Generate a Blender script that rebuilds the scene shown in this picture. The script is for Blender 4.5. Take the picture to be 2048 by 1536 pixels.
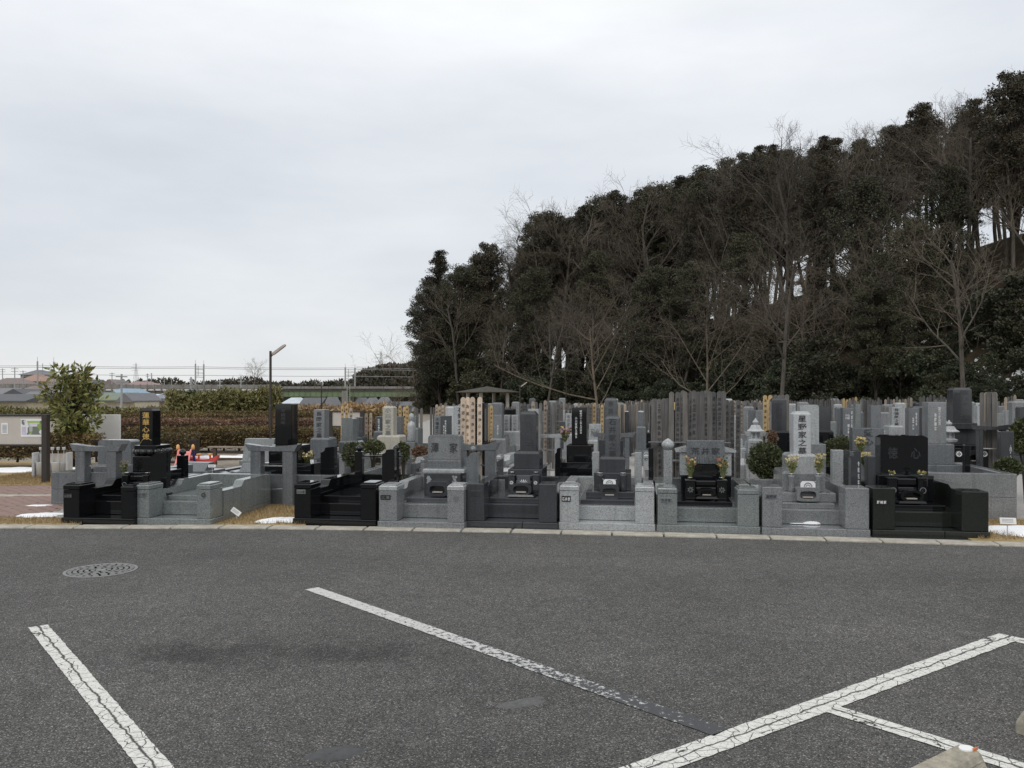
import bpy, math, random
from mathutils import Vector, Matrix, noise

S = bpy.context.scene
C = S.collection
for o in list(bpy.data.objects):
    bpy.data.objects.remove(o)
R = random.Random(7)
PI = math.pi
F, HZ, EYE = 1660.0, 790.0, 1.65          # focal length and horizon of the 2048 px photograph, eye height in m

# ------------------------------------------------------------------ camera, sky, sun, exposure
cam_d = bpy.data.cameras.new('camera')
cam = bpy.data.objects.new('camera', cam_d)
C.objects.link(cam)
cam.location = (0, 0, EYE)
cam.rotation_euler = (PI / 2, 0, 0)
cam_d.sensor_width = 36
cam_d.lens = 36 * F / 2048
cam_d.shift_y = (HZ - 768) / 2048
cam_d.clip_start = 0.05
cam_d.clip_end = 3000
S.camera = cam

SUN_EL, SUN_AZ = math.radians(48), math.radians(200)
W = bpy.data.worlds.new('World')
S.world = W
W.use_nodes = True
wn, wl = W.node_tree.nodes, W.node_tree.links
wn.clear()
def wnode(t, **k):
    n = wn.new(t)
    for a, b in k.items():
        setattr(n, a, b)
    return n
w_out = wnode('ShaderNodeOutputWorld')
w_bg = wnode('ShaderNodeBackground')
w_sky = wnode('ShaderNodeTexSky', sky_type='NISHITA', sun_disc=False, sun_elevation=SUN_EL, sun_rotation=SUN_AZ)
w_mul = wnode('ShaderNodeMix', data_type='RGBA', blend_type='MULTIPLY')
w_mul.inputs[0].default_value = 1
w_mul.inputs[7].default_value = (0.08, 0.08, 0.08, 1)
wl.new(w_sky.outputs[0], w_mul.inputs[6])
w_tc = wnode('ShaderNodeTexCoord')
w_sep = wnode('ShaderNodeSeparateXYZ')
wl.new(w_tc.outputs['Generated'], w_sep.inputs[0])
w_ramp = wnode('ShaderNodeValToRGB')       # overcast dome: brighter towards the zenith
cr = w_ramp.color_ramp
cr.interpolation = 'B_SPLINE'
while len(cr.elements) < 7:
    cr.elements.new(0.5)
for e, (p, c) in zip(cr.elements, [(0.0, (.88, .885, .87)), (0.035, (.85, .86, .865)), (0.09, (.76, .79, .825)), (0.22, (.745, .78, .825)),
                                   (0.40, (.885, .91, .945)), (0.6, (1.35, 1.37, 1.4)), (1.0, (2.0, 2.0, 2.0))]):
    e.position = p
    e.color = (*c, 1)
wl.new(w_sep.outputs[2], w_ramp.inputs[0])
w_map = wnode('ShaderNodeMapping')
w_map.inputs['Scale'].default_value = (1.2, 1.2, 4.2)
wl.new(w_tc.outputs['Generated'], w_map.inputs[0])
w_n = wnode('ShaderNodeTexNoise')
w_n.inputs['Scale'].default_value = 1.7
w_n.inputs['Detail'].default_value = 5
w_n.inputs['Roughness'].default_value = 0.55
wl.new(w_map.outputs[0], w_n.inputs['Vector'])
w_cr = wnode('ShaderNodeValToRGB')
w_cr.color_ramp.elements[0].position = 0.3
w_cr.color_ramp.elements[0].color = (.86, .875, .90, 1)
w_cr.color_ramp.elements[1].position = 0.7
w_cr.color_ramp.elements[1].color = (1.09, 1.085, 1.075, 1)
wl.new(w_n.outputs[0], w_cr.inputs[0])
w_cl = wnode('ShaderNodeMix', data_type='RGBA', blend_type='MULTIPLY')
w_cl.inputs[0].default_value = 1
wl.new(w_ramp.outputs[0], w_cl.inputs[6])
wl.new(w_cr.outputs[0], w_cl.inputs[7])
w_mix = wnode('ShaderNodeMix', data_type='RGBA')
w_mix.inputs[0].default_value = 0.93       # a closed cloud deck, a little of the blue sky through it
wl.new(w_mul.outputs[2], w_mix.inputs[6])
wl.new(w_cl.outputs[2], w_mix.inputs[7])
wl.new(w_mix.outputs[2], w_bg.inputs[0])
w_bg.inputs[1].default_value = 1.03
wl.new(w_bg.outputs[0], w_out.inputs[0])

sun_d = bpy.data.lights.new('sun', 'SUN')
sun_d.energy = 0.9
sun_d.angle = math.radians(25)
sun_d.color = (1, .97, .93)
sun = bpy.data.objects.new('sun', sun_d)
C.objects.link(sun)
sdir = Vector((math.sin(SUN_AZ) * math.cos(SUN_EL), math.cos(SUN_AZ) * math.cos(SUN_EL), math.sin(SUN_EL)))
sun.rotation_euler = sdir.to_track_quat('Z', 'Y').to_euler()
S.view_settings.view_transform = 'Standard'
S.view_settings.look = 'None'
S.view_settings.exposure = 0.0
S.view_settings.gamma = 1
S.view_settings.use_curve_mapping = False
S.cycles.max_bounces = 6
S.cycles.diffuse_bounces = 3
S.cycles.glossy_bounces = 3
S.cycles.transparent_max_bounces = 4

# ------------------------------------------------------------------ geometry helpers
class MB:
    """collects vertices and faces of one mesh"""
    def __init__(self):
        self.v, self.f = [], []
        self.m = None
    def add(self, vs, fs):
        b = len(self.v)
        if self.m is not None:
            vs = [self.m @ Vector(p) for p in vs]
        self.v.extend([tuple(p) for p in vs])
        self.f.extend([tuple(i + b for i in f) for f in fs])
    def box(self, x0, x1, y0, y1, z0, z1, b=0.006):
        b = min(b, .3 * min(x1 - x0, y1 - y0, z1 - z0))
        if b <= 0:
            self.add([(x, y, z) for z in (z0, z1) for y in (y0, y1) for x in (x0, x1)],
                     [(0, 2, 3, 1), (4, 5, 7, 6), (0, 1, 5, 4), (2, 6, 7, 3), (0, 4, 6, 2), (1, 3, 7, 5)])
            return
        X, Y, Z = (x0, x1), (y0, y1), (z0, z1)
        vs, idx = [], {}
        for i in (0, 1):
            for j in (0, 1):
                for k in (0, 1):
                    si, sj, sk = (1 - 2 * i) * b, (1 - 2 * j) * b, (1 - 2 * k) * b
                    for a, p in enumerate(((X[i], Y[j] + sj, Z[k] + sk), (X[i] + si, Y[j], Z[k] + sk), (X[i] + si, Y[j] + sj, Z[k]))):
                        idx[i, j, k, a] = len(vs)
                        vs.append(p)
        fs = []
        def q(*ks):
            fs.append(tuple(idx[k] for k in ks))
        for s in (0, 1):
            q((s, 0, 0, 0), (s, 1, 0, 0), (s, 1, 1, 0), (s, 0, 1, 0))
            q((0, s, 0, 1), (0, s, 1, 1), (1, s, 1, 1), (1, s, 0, 1))
            q((0, 0, s, 2), (1, 0, s, 2), (1, 1, s, 2), (0, 1, s, 2))
            for t in (0, 1):
                q((s, t, 0, 0), (s, t, 1, 0), (s, t, 1, 1), (s, t, 0, 1))
                q((s, 0, t, 0), (s, 1, t, 0), (s, 1, t, 2), (s, 0, t, 2))
                q((0, s, t, 1), (1, s, t, 1), (1, s, t, 2), (0, s, t, 2))
                for k in (0, 1):
                    q((s, t, k, 0), (s, t, k, 1), (s, t, k, 2))
        self.add(vs, fs)
    def prism(self, poly, y0, y1):
        """polygon in x,z pushed along y"""
        n = len(poly)
        self.add([(x, y0, z) for x, z in poly] + [(x, y1, z) for x, z in poly],
                 [tuple(range(n)), tuple(range(2 * n - 1, n - 1, -1))] + [(i, n + i, n + (i + 1) % n, (i + 1) % n) for i in range(n)])
    def prismx(self, poly, x0, x1):
        """polygon in y,z pushed along x"""
        n = len(poly)
        self.add([(x0, y, z) for y, z in poly] + [(x1, y, z) for y, z in poly],
                 [tuple(range(n)), tuple(range(2 * n - 1, n - 1, -1))] + [(i, n + i, n + (i + 1) % n, (i + 1) % n) for i in range(n)])
    def plate(self, poly, z0, z1):
        """polygon in x,y raised along z"""
        n = len(poly)
        self.add([(x, y, z0) for x, y in poly] + [(x, y, z1) for x, y in poly],
                 [tuple(range(n - 1, -1, -1)), tuple(range(n, 2 * n))] + [(i, (i + 1) % n, n + (i + 1) % n, n + i) for i in range(n)])
    def frustum(self, x0, x1, y0, y1, z0, z1, ix, iy=None):
        iy = ix if iy is None else iy
        self.add([(x0, y0, z0), (x1, y0, z0), (x1, y1, z0), (x0, y1, z0), (x0 + ix, y0 + iy, z1), (x1 - ix, y0 + iy, z1), (x1 - ix, y1 - iy, z1), (x0 + ix, y1 - iy, z1)],
                 [(3, 2, 1, 0), (4, 5, 6, 7), (0, 1, 5, 4), (1, 2, 6, 5), (2, 3, 7, 6), (3, 0, 4, 7)])
    def lathe(self, prof, cx, cy, seg=12, rot=0.0):
        n = len(prof)
        vs = [(cx + r * math.cos(rot + 2 * PI * s / seg), cy + r * math.sin(rot + 2 * PI * s / seg), z) for r, z in prof for s in range(seg)]
        fs = [(i * seg + s, i * seg + (s + 1) % seg, (i + 1) * seg + (s + 1) % seg, (i + 1) * seg + s) for i in range(n - 1) for s in range(seg)]
        fs += [tuple(range(seg - 1, -1, -1)), tuple((n - 1) * seg + s for s in range(seg))]
        self.add(vs, fs)
    def tube(self, pts, rad, sides=6, cap=False):
        n = len(pts)
        vs = []
        for i, p in enumerate(pts):
            d = (pts[min(i + 1, n - 1)] - pts[max(i - 1, 0)])
            d = d.normalized() if d.length > 1e-9 else Vector((0, 0, 1))
            a = d.cross(Vector((1, 0, 0)) if abs(d.x) < .8 else Vector((0, 1, 0))).normalized()
            b = d.cross(a)
            for s in range(sides):
                t = 2 * PI * s / sides
                vs.append(p + (a * math.cos(t) + b * math.sin(t)) * rad[i])
        fs = [(i * sides + s, i * sides + (s + 1) % sides, (i + 1) * sides + (s + 1) % sides, (i + 1) * sides + s) for i in range(n - 1) for s in range(sides)]
        if cap:
            fs += [tuple(range(sides - 1, -1, -1)), tuple((n - 1) * sides + s for s in range(sides))]
        self.add(vs, fs)
    def leaf(self, p, n, l, w, rr):
        """a pointed leaf of four corners, random spin about its axis"""
        t = n.cross(Vector((rr.uniform(-1, 1), rr.uniform(-1, 1), rr.uniform(-1, 1))))
        if t.length < 1e-4:
            t = Vector((1, 0, 0))
        t.normalize()
        b = len(self.v)
        a, c = p, p + n * l
        m = p + n * (l * .5)
        self.v.extend([tuple(a), tuple(m + t * w), tuple(c), tuple(m - t * w)])
        self.f.append((b, b + 1, b + 2, b + 3))
    def mesh(self, name, mat=None, smooth=False):
        me = bpy.data.meshes.new(name)
        me.from_pydata(self.v, [], self.f)
        if mat:
            me.materials.append(mat)
        if smooth:
            me.polygons.foreach_set('use_smooth', [True] * len(me.polygons))
        me.update()
        return me
    def build(self, name, mat, parent=None, smooth=False, **tags):
        o = bpy.data.objects.new(name, self.mesh(name, mat, smooth))
        C.objects.link(o)
        if parent is not None:
            o.parent = parent
        for k, v in tags.items():
            o[k] = v
        return o

def thing(name, label, cat, loc=(0, 0, 0), rz=0.0, group=None):
    o = bpy.data.objects.new(name, None)
    o.empty_display_size = .1
    C.objects.link(o)
    o.location = loc
    o.rotation_euler = (0, 0, rz)
    o['label'] = label
    o['category'] = cat
    if group:
        o['group'] = group
    return o
def inst(name, me, parent=None, loc=(0, 0, 0), rz=0.0, scale=None, **tags):
    o = bpy.data.objects.new(name, me)
    C.objects.link(o)
    o.parent = parent
    o.location = loc
    o.rotation_euler = (0, 0, rz)
    if scale is not None:
        o.scale = (scale,) * 3 if isinstance(scale, (int, float)) else scale
    for k, v in tags.items():
        o[k] = v
    return o
def smooth01(a, b, x):
    t = max(0., min(1., (x - a) / (b - a)))
    return t * t * (3 - 2 * t)
def gx(x, y):
    """ground point seen at a pixel"""
    Y = EYE * F / (y - HZ)
    return ((x - 1024) / F * Y, Y)
def at(x, y, Y):
    return Vector(((x - 1024) / F * Y, Y, EYE - (y - HZ) / F * Y))

class Frame:
    """a plot's own axes: x along its front, y to the back"""
    def __init__(s, x, Y, rot=-8.5):
        s.O = Vector(((x - 1024) / F * Y, Y))
        s.r = math.radians(rot)
        s.e1 = Vector((math.cos(s.r), math.sin(s.r)))
        s.e2 = Vector((-math.sin(s.r), math.cos(s.r)))
    def lx(s, x, v=0.0):
        d = Vector(((x - 1024) / F, 1))
        t = (v + s.O.dot(s.e2)) / d.dot(s.e2)
        return (d * t - s.O).dot(s.e1)
    def lz(s, x, y, v=0.0):
        d = Vector(((x - 1024) / F, 1))
        t = (v + s.O.dot(s.e2)) / d.dot(s.e2)
        return EYE - (y - HZ) / F * t
    def thing(s, name, label, cat, group=None):
        return thing(name, label, cat, (s.O.x, s.O.y, 0), s.r, group)

# ------------------------------------------------------------------ materials
class NM:
    def __init__(self, name, rough=.6, spec=.5):
        self.mat = bpy.data.materials.new(name)
        self.mat.use_nodes = True
        self.n, self.l = self.mat.node_tree.nodes, self.mat.node_tree.links
        self.p = self.n['Principled BSDF']
        self.p.inputs['Roughness'].default_value = rough
        self.p.inputs['Specular IOR Level'].default_value = spec
        self.tc = self.n.new('ShaderNodeTexCoord')
    def node(self, t, ins=None, **k):
        n = self.n.new(t)
        for a, b in k.items():
            setattr(n, a, b)
        for a, b in (ins or {}).items():
            if isinstance(b, bpy.types.NodeSocket):
                self.l.new(b, n.inputs[a])
            else:
                n.inputs[a].default_value = b
        return n
    def noise(self, scale, detail=3, rough=.5, vec=None, co='Object'):
        return self.node('ShaderNodeTexNoise', {'Vector': vec or self.tc.outputs[co], 'Scale': scale, 'Detail': detail, 'Roughness': rough}).outputs[0]
    def ramp(self, fac, stops, interp='LINEAR'):
        n = self.node('ShaderNodeValToRGB', {0: fac})
        n.color_ramp.interpolation = interp
        while len(n.color_ramp.elements) < len(stops):
            n.color_ramp.elements.new(.5)
        for e, (p, c) in zip(n.color_ramp.elements, stops):
            e.position = p
            e.color = (c, c, c, 1) if isinstance(c, (int, float)) else (*c, 1)
        return n.outputs[0]
    def mix(self, fac, a, b, mode='MIX'):
        n = self.node('ShaderNodeMix', data_type='RGBA', blend_type=mode)
        for i, x in ((0, fac), (6, a), (7, b)):
            if isinstance(x, bpy.types.NodeSocket):
                self.l.new(x, n.inputs[i])
            elif i:
                n.inputs[i].default_value = (*x, 1)
            else:
                n.inputs[i].default_value = x
        return n.outputs[2]
    def math(self, op, a, b=0.0):
        return self.node('ShaderNodeMath', {0: a, 1: b}, operation=op).outputs[0]
    def color(self, s):
        if isinstance(s, bpy.types.NodeSocket):
            self.l.new(s, self.p.inputs['Base Color'])
        else:
            self.p.inputs['Base Color'].default_value = (*s, 1)
    def rough(self, s):
        self.l.new(s, self.p.inputs['Roughness'])
    def bump(self, h, strength=.3, dist=.01):
        b = self.node('ShaderNodeBump', {'Height': h, 'Strength': strength, 'Distance': dist})
        self.l.new(b.outputs[0], self.p.inputs['Normal'])
    def rnd(self):
        return self.node('ShaderNodeObjectInfo').outputs['Random']

def sc(c, k):
    return tuple(min(1., x * k) for x in c)

def granite(name, c, rough=.3, speck=.5, size=180, spec=.5, stain=.18):
    m = NM(name, rough, spec)
    v = m.node('ShaderNodeTexVoronoi', {'Vector': m.tc.outputs['Object'], 'Scale': size})
    g = m.node('ShaderNodeSeparateColor', {0: v.outputs['Color']}).outputs[0]
    base = m.ramp(g, [(0, sc(c, 1 - speck)), (.18, sc(c, 1 - speck * .7)), (.45, c), (.8, sc(c, 1 + speck * .45)), (1, sc(c, 1 + speck))])
    st = m.ramp(m.noise(2.2, 4, .6), [(.3, 1 - stain), (.7, 1.0)])
    geo = m.node('ShaderNodeNewGeometry')
    base = m.mix(1, base, st, 'MULTIPLY')
    wv = m.node('ShaderNodeMapping', {'Vector': m.tc.outputs['Object'], 'Scale': (14, 14, .7)}).outputs[0]
    wet = m.ramp(m.noise(1.0, 3, .6, wv), [(.52, 1.0), (.72, 1 - stain * 1.2)])   # faint rain runs
    base = m.mix(1, base, wet, 'MULTIPLY')
    m.color(base)
    m.rough(m.ramp(m.noise(3.5, 3), [(.3, max(.02, rough * .7)), (.7, min(1, rough * 1.5))]))
    m.p.inputs['IOR'].default_value = 1.6 if c[0] > .04 else 1.48
    return m.mat
M = {}
M['black'] = granite('black_granite', (.009, .0095, .0105), .035, .35, 260, .5, .1)
M['blackgreen'] = granite('dark_green_granite', (.022, .025, .022), .08, .4, 240, .5, .1)
M['charcoal'] = granite('charcoal_granite', (.052, .056, .062), .12, .4, 260)
M['dark'] = granite('dark_grey_granite', (.09, .097, .104), .13, .45, 230)
M['slate'] = granite('slate_grey_granite', (.155, .165, .175), .13, .5, 230)
M['mid'] = granite('grey_granite', (.22, .23, .236), .12, .55, 240)
M['green'] = granite('greenish_grey_granite', (.205, .225, .222), .12, .55, 240)
M['light'] = granite('light_grey_granite', (.385, .40, .405), .17, .5, 220)
M['pale'] = granite('pale_granite', (.45, .465, .475), .4, .35, 230)
M['beige'] = granite('beige_sandstone', (.45, .425, .36), .7, .25, 120)

def plain(name, c, rough=.6, spec=.5, var=.15, scale=6, metal=0):
    m = NM(name, rough, spec)
    n = m.ramp(m.noise(scale, 4, .6), [(.25, sc(c, 1 - var)), (.75, sc(c, 1 + var))])
    m.color(n)
    m.p.inputs['Metallic'].default_value = metal
    return m.mat
M['ink'] = plain('engraved_dark', (.028, .03, .034), .7)
M['inkgrey'] = plain('engraved_grey', (.15, .16, .16), .7)
M['whitepaint'] = plain('white_paint', (.78, .79, .79), .6, .5, .05)
M['inkghost'] = plain('engraved_ghost', (.024, .026, .027), .5)
M['inkfaint'] = plain('engraved_faint', (.045, .05, .053), .6)
M['gold'] = plain('gold_paint', (.55, .36, .10), .4, .5, .25, 40)
M['steel'] = plain('stainless_steel', (.75, .75, .75), .2, .5, .05, 5, 1)
M['metaldark'] = plain('dark_brown_metal', (.035, .028, .024), .45)
M['metalgrey'] = plain('grey_metal', (.33, .34, .34), .5)
M['metalpale'] = plain('pale_grey_metal', (.55, .56, .57), .5)
M['hollow'] = plain('soot_dark', (.012, .011, .01), .8)
M['incense'] = plain('incense_tray', (.42, .38, .34), .6)

def wood(name, c, var=.35, rough=.8):
    m = NM(name, rough, .3)
    v = m.node('ShaderNodeMapping', {'Vector': m.tc.outputs['Object'], 'Scale': (60, 60, 2.5)}).outputs[0]
    n = m.noise(1, 4, .6, v)
    big = m.noise(2.5, 3)
    r = m.rnd()
    col = m.ramp(n, [(.28, sc(c, 1 - var)), (.5, c), (.75, sc(c, 1 + var * .7))])
    tint = m.ramp(r, [(0, (.72, .72, .74)), (.5, (1, 1, 1)), (1, (1.22, 1.17, 1.1))])
    col = m.mix(1, col, tint, 'MULTIPLY')
    col = m.mix(1, col, m.ramp(big, [(.3, .75), (.7, 1.1)]), 'MULTIPLY')
    m.color(col)
    m.bump(n, .3, .004)
    return m.mat
M['woodgrey'] = wood('weathered_grey_wood', (.135, .130, .125), .55)
M['woodink'] = plain('faded_ink', (.028, .027, .026), .8)
M['woodmid'] = wood('greying_tan_wood', (.36, .30, .235))
M['woodyellow'] = wood('fresh_yellow_wood', (.52, .37, .18), .2)
M['woodpale'] = wood('new_pale_wood', (.66, .53, .41), .12)
M['woodbrown'] = wood('old_brown_timber', (.10, .075, .055), .3)

def leafmat(name, cols, rough=.55, trans=.25, spec=.35):
    m = NM(name, rough, spec)
    n = m.node('ShaderNodeNewGeometry').outputs['Random Per Island']
    col = m.ramp(n, [(i / max(1, len(cols) - 1), c) for i, c in enumerate(cols)])
    tint = m.ramp(m.noise(.8, 3), [(.3, .7), (.7, 1.2)])
    col = m.mix(1, col, tint, 'MULTIPLY')
    tr = m.ramp(m.rnd(), [(0, (.8, .82, .85)), (1, (1.2, 1.15, 1.05))])
    col = m.mix(1, col, tr, 'MULTIPLY')
    m.color(col)
    return m.mat
M['leafdark'] = leafmat('dark_evergreen_leaves', [(.022, .029, .016), (.05, .055, .03), (.09, .09, .052), (.065, .056, .036), (.04, .046, .026)])
M['leafbrown'] = leafmat('bronzed_evergreen_leaves', [(.035, .03, .019), (.07, .056, .034), (.045, .05, .028), (.10, .082, .052), (.06, .045, .028)])
M['leafcedar'] = leafmat('cedar_needles', [(.022, .025, .016), (.045, .043, .027), (.08, .062, .039)])
M['leafunder'] = leafmat('undergrowth_leaves', [(.018, .03, .019), (.038, .055, .03), (.065, .08, .045), (.075, .062, .04)])
M['leafloquat'] = leafmat('loquat_leaves', [(.08, .10, .03), (.17, .195, .06), (.27, .275, .095), (.15, .125, .045)], .4)
M['leafhedge'] = leafmat('hedge_leaves', [(.11, .115, .04), (.17, .13, .055), (.13, .07, .04), (.22, .165, .085), (.08, .085, .03)])
M['leafred'] = leafmat('red_hedge_leaves', [(.17, .08, .06), (.23, .13, .095), (.13, .10, .05), (.28, .20, .16)])
M['leafbox'] = leafmat('boxwood_leaves', [(.03, .044, .018), (.065, .09, .034), (.13, .145, .062), (.08, .08, .04)], .45)
M['leafbamboo'] = leafmat('bamboo_grass_leaves', [(.08, .09, .028), (.14, .145, .05), (.21, .18, .085), (.055, .065, .024)])
M['reed'] = leafmat('dry_reeds', [(.36, .25, .14), (.45, .33, .2), (.28, .19, .1)])
M['straw'] = leafmat('dry_grass_blades', [(.36, .25, .11), (.46, .34, .17), (.28, .19, .09), (.40, .28, .12)])
M['yellowf'] = leafmat('yellow_petals', [(.75, .58, .16), (.8, .7, .38), (.62, .42, .08)])
M['creamf'] = leafmat('cream_petals', [(.75, .68, .45), (.82, .78, .62), (.66, .55, .26)])
M['orangef'] = leafmat('orange_petals', [(.6, .25, .1), (.72, .42, .3), (.5, .18, .1)])
M['pinkf'] = leafmat('violet_petals', [(.55, .3, .5), (.7, .5, .62), (.45, .2, .36)])
M['stem'] = leafmat('flower_stems', [(.09, .13, .04), (.16, .19, .07), (.2, .18, .07)])

def bark(name, c):
    m = NM(name, .9, .2)
    v = m.node('ShaderNodeMapping', {'Vector': m.tc.outputs['Object'], 'Scale': (9, 9, 2)}).outputs[0]
    n = m.noise(1, 4, .65, v)
    col = m.ramp(n, [(.3, sc(c, .55)), (.7, sc(c, 1.35))])
    col = m.mix(1, col, m.ramp(m.rnd(), [(0, (.7, .7, .72)), (1, (1.25, 1.2, 1.12))]), 'MULTIPLY')
    m.color(col)
    return m.mat
M['bark'] = bark('grey_bark', (.11, .098, .083))
M['barktwig'] = bark('twig_bark', (.125, .108, .088))
M['barktan'] = bark('pale_twig_bark', (.145, .122, .097))
M['barkdark'] = bark('dark_bark', (.05, .042, .035))

def asphalt():
    m = NM('asphalt', .85, .35)
    co = m.tc.outputs['Object']
    v = m.node('ShaderNodeTexVoronoi', {'Vector': co, 'Scale': 160, 'Randomness': 1.0})
    g = m.node('ShaderNodeSeparateColor', {0: v.outputs['Color']}).outputs[0]
    chips = m.ramp(g, [(0, (.036, .0355, .034)), (.35, (.092, .0905, .087)), (.62, (.125, .1225, .118)), (.86, (.175, .171, .164)), (.95, (.27, .263, .25)), (1, (.44, .43, .41))])
    edge = m.ramp(v.outputs['Distance'], [(.25, 1.0), (.75, .6)])
    col = m.mix(1, chips, edge, 'MULTIPLY')
    col = m.mix(1, col, m.ramp(m.noise(.55, 5, .6), [(.3, .80), (.7, 1.16)]), 'MULTIPLY')
    col = m.mix(1, col, m.ramp(m.noise(7, 5, .75), [(.3, .80), (.7, 1.16)]), 'MULTIPLY')
    # oil-dark stains where cars stand
    sx = m.node('ShaderNodeSeparateXYZ', {0: co})
    def blob(cx, cy, rx, ry, k):
        a = m.math('DIVIDE', m.math('SUBTRACT', sx.outputs[0], cx), rx)
        b = m.math('DIVIDE', m.math('SUBTRACT', sx.outputs[1], cy), ry)
        d = m.math('SQRT', m.math('ADD', m.math('MULTIPLY', a, a), m.math('MULTIPLY', b, b)))
        d = m.math('ADD', d, m.math('MULTIPLY', m.math('SUBTRACT', m.noise(4.5, 9, .78), .5), 3.4))
        return m.ramp(d, [(.35, k), (1.15, 1.0)])
    for b in ((-2.0, 5.28, .48, .28, .60), (-1.05, 5.3, .50, .24, .68), (-1.5, 5.25, 1.4, .5, .80), (-.2, 3.75, .9, .2, .82), (3.2, 7.4, 2.4, .5, .88), (-3.5, 8.6, 2.2, .5, .90), (.8, 8.2, 1.6, .3, 1.10), (2.2, 5.9, 1.2, .3, 1.08), (.2, 4.6, .9, .4, .86), (-3.2, 4.4, .8, .4, .85)):
        col = m.mix(1, col, blob(*b), 'MULTIPLY')
    m.color(col)
    m.bump(m.ramp(v.outputs['Distance'], [(.1, 1), (.8, 0)]), .55, .006)
    return m.mat
M['asphalt'] = asphalt()

def paint(name, worn):
    """cracked or worn road paint; local x runs along the line"""
    m = NM(name, .7, .35)
    co = m.tc.outputs['Object']
    wob = m.node('ShaderNodeMix', {0: .06, 6: co}, data_type='RGBA')
    nz = m.node('ShaderNodeTexNoise', {'Vector': co, 'Scale': 9, 'Detail': 4})
    m.l.new(nz.outputs[1], wob.inputs[7])
    v = m.node('ShaderNodeTexVoronoi', {'Vector': wob.outputs[2], 'Scale': 11}, feature='DISTANCE_TO_EDGE')
    v2 = m.node('ShaderNodeTexVoronoi', {'Vector': wob.outputs[2], 'Scale': 34}, feature='DISTANCE_TO_EDGE')
    crk = m.ramp(v.outputs[0], [(.010, 0.0), (.024, 1.0)])
    fine = m.ramp(v2.outputs[0], [(.015, .6), (.05, 1.0)])
    sx = m.node('ShaderNodeSeparateXYZ', {0: co})
    mid = m.math('ABSOLUTE', m.math('ADD', sx.outputs[1], m.math('MULTIPLY', m.math('SUBTRACT', m.noise(6, 5, .6), .5), .07)))
    long = m.ramp(mid, [(.0035, 0.0), (.008, 1.0)])
    dark = (.05, .049, .046)
    white = m.ramp(m.noise(22, 4, .7), [(.3, (.60, .595, .56)), (.7, (.74, .735, .70))])
    chip = m.ramp(m.noise(70, 3, .7), [(.27, 0.0), (.33, 1.0)])
    mask = m.mix(1, m.mix(1, m.mix(1, crk, fine, 'MULTIPLY'), chip, 'MULTIPLY'), long, 'MULTIPLY')
    if worn:
        n1 = m.noise(26, 6, .75)
        along = m.math('MULTIPLY', m.math('MULTIPLY', sx.outputs[0], sx.outputs[0]), .0135)
        lim = m.math('SUBTRACT', n1, along)
        mask = m.ramp(lim, [(.385, 0.0), (.425, 1.0)])
        dark = (.062, .065, .070)
        white = m.ramp(m.noise(22, 4, .7), [(.3, (.42, .42, .41)), (.7, (.62, .62, .60))])
    m.color(m.mix(mask, dark, white))
    m.bump(mask, .25, .003)
    return m.mat
M['paint'] = paint('cracked_white_paint', False)
M['paintworn'] = paint('worn_white_paint', True)

def concrete(name, c, rough=.85, s=14, var=.22):
    m = NM(name, rough, .3)
    a = m.ramp(m.noise(s, 6, .7), [(.3, sc(c, 1 - var)), (.7, sc(c, 1 + var))])
    b = m.ramp(m.noise(s * 12, 2), [(.3, .88), (.7, 1.1)])
    m.color(m.mix(1, a, b, 'MULTIPLY'))
    m.bump(m.noise(s * 9, 3), .2, .004)
    return m.mat
M['kerb'] = concrete('kerb_concrete', (.41, .385, .33), .85, 5, .34)
M['stop'] = concrete('wheel_stop_concrete', (.33, .305, .245), .9, 16, .35)
M['path'] = concrete('path_concrete', (.30, .295, .28), .9, 4)
M['gravel'] = concrete('grey_gravel', (.34, .335, .325), .9, 60, .4)
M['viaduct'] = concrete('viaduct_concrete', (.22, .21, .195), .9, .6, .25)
M['viaductdark'] = concrete('shaded_viaduct_concrete', (.11, .10, .09), .9, .6, .3)  # darker copy of viaduct concrete for deck and piers, shade put into the colour
M['brick'] = concrete('red_paving_brick', (.27, .19, .165), .9, 7, .3)
M['iron'] = plain('cast_iron', (.19, .19, .185), .5, .5, .2, 30)
M['ironlow'] = plain('iron_recess', (.035, .034, .032), .8)

def snowmat():
    m = NM('snow', .6, .3)
    m.color(m.ramp(m.noise(12, 4), [(.3, (.84, .86, .89)), (.7, (.90, .91, .92))]))
    m.bump(m.noise(25, 4), .35, .01)
    m.p.inputs['Subsurface Weight'].default_value = 0
    return m.mat
M['snow'] = snowmat()
def soil(name, cols, s=3):
    m = NM(name, .95, .2)
    m.color(m.mix(1, m.ramp(m.noise(s, 6, .7), [(.3, cols[0]), (.5, cols[1]), (.7, cols[2])]), m.ramp(m.noise(s * 14, 3), [(.3, .75), (.7, 1.2)]), 'MULTIPLY'))
    m.bump(m.noise(s * 10, 4), .4, .02)
    return m.mat
M['drygrass'] = soil('dry_lawn', [(.26, .18, .085), (.36, .27, .14), (.42, .32, .18)], 5)
M['ground'] = soil('ground', [(.20, .175, .14), (.27, .24, .20), (.24, .23, .16)], .5)
M['litter'] = soil('leaf_litter', [(.035, .03, .02), (.06, .046, .03), (.085, .065, .043)], 1.2)
M['grit'] = soil('light_grit', [(.30, .29, .275), (.36, .35, .335), (.42, .41, .39)], 8)
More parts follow.
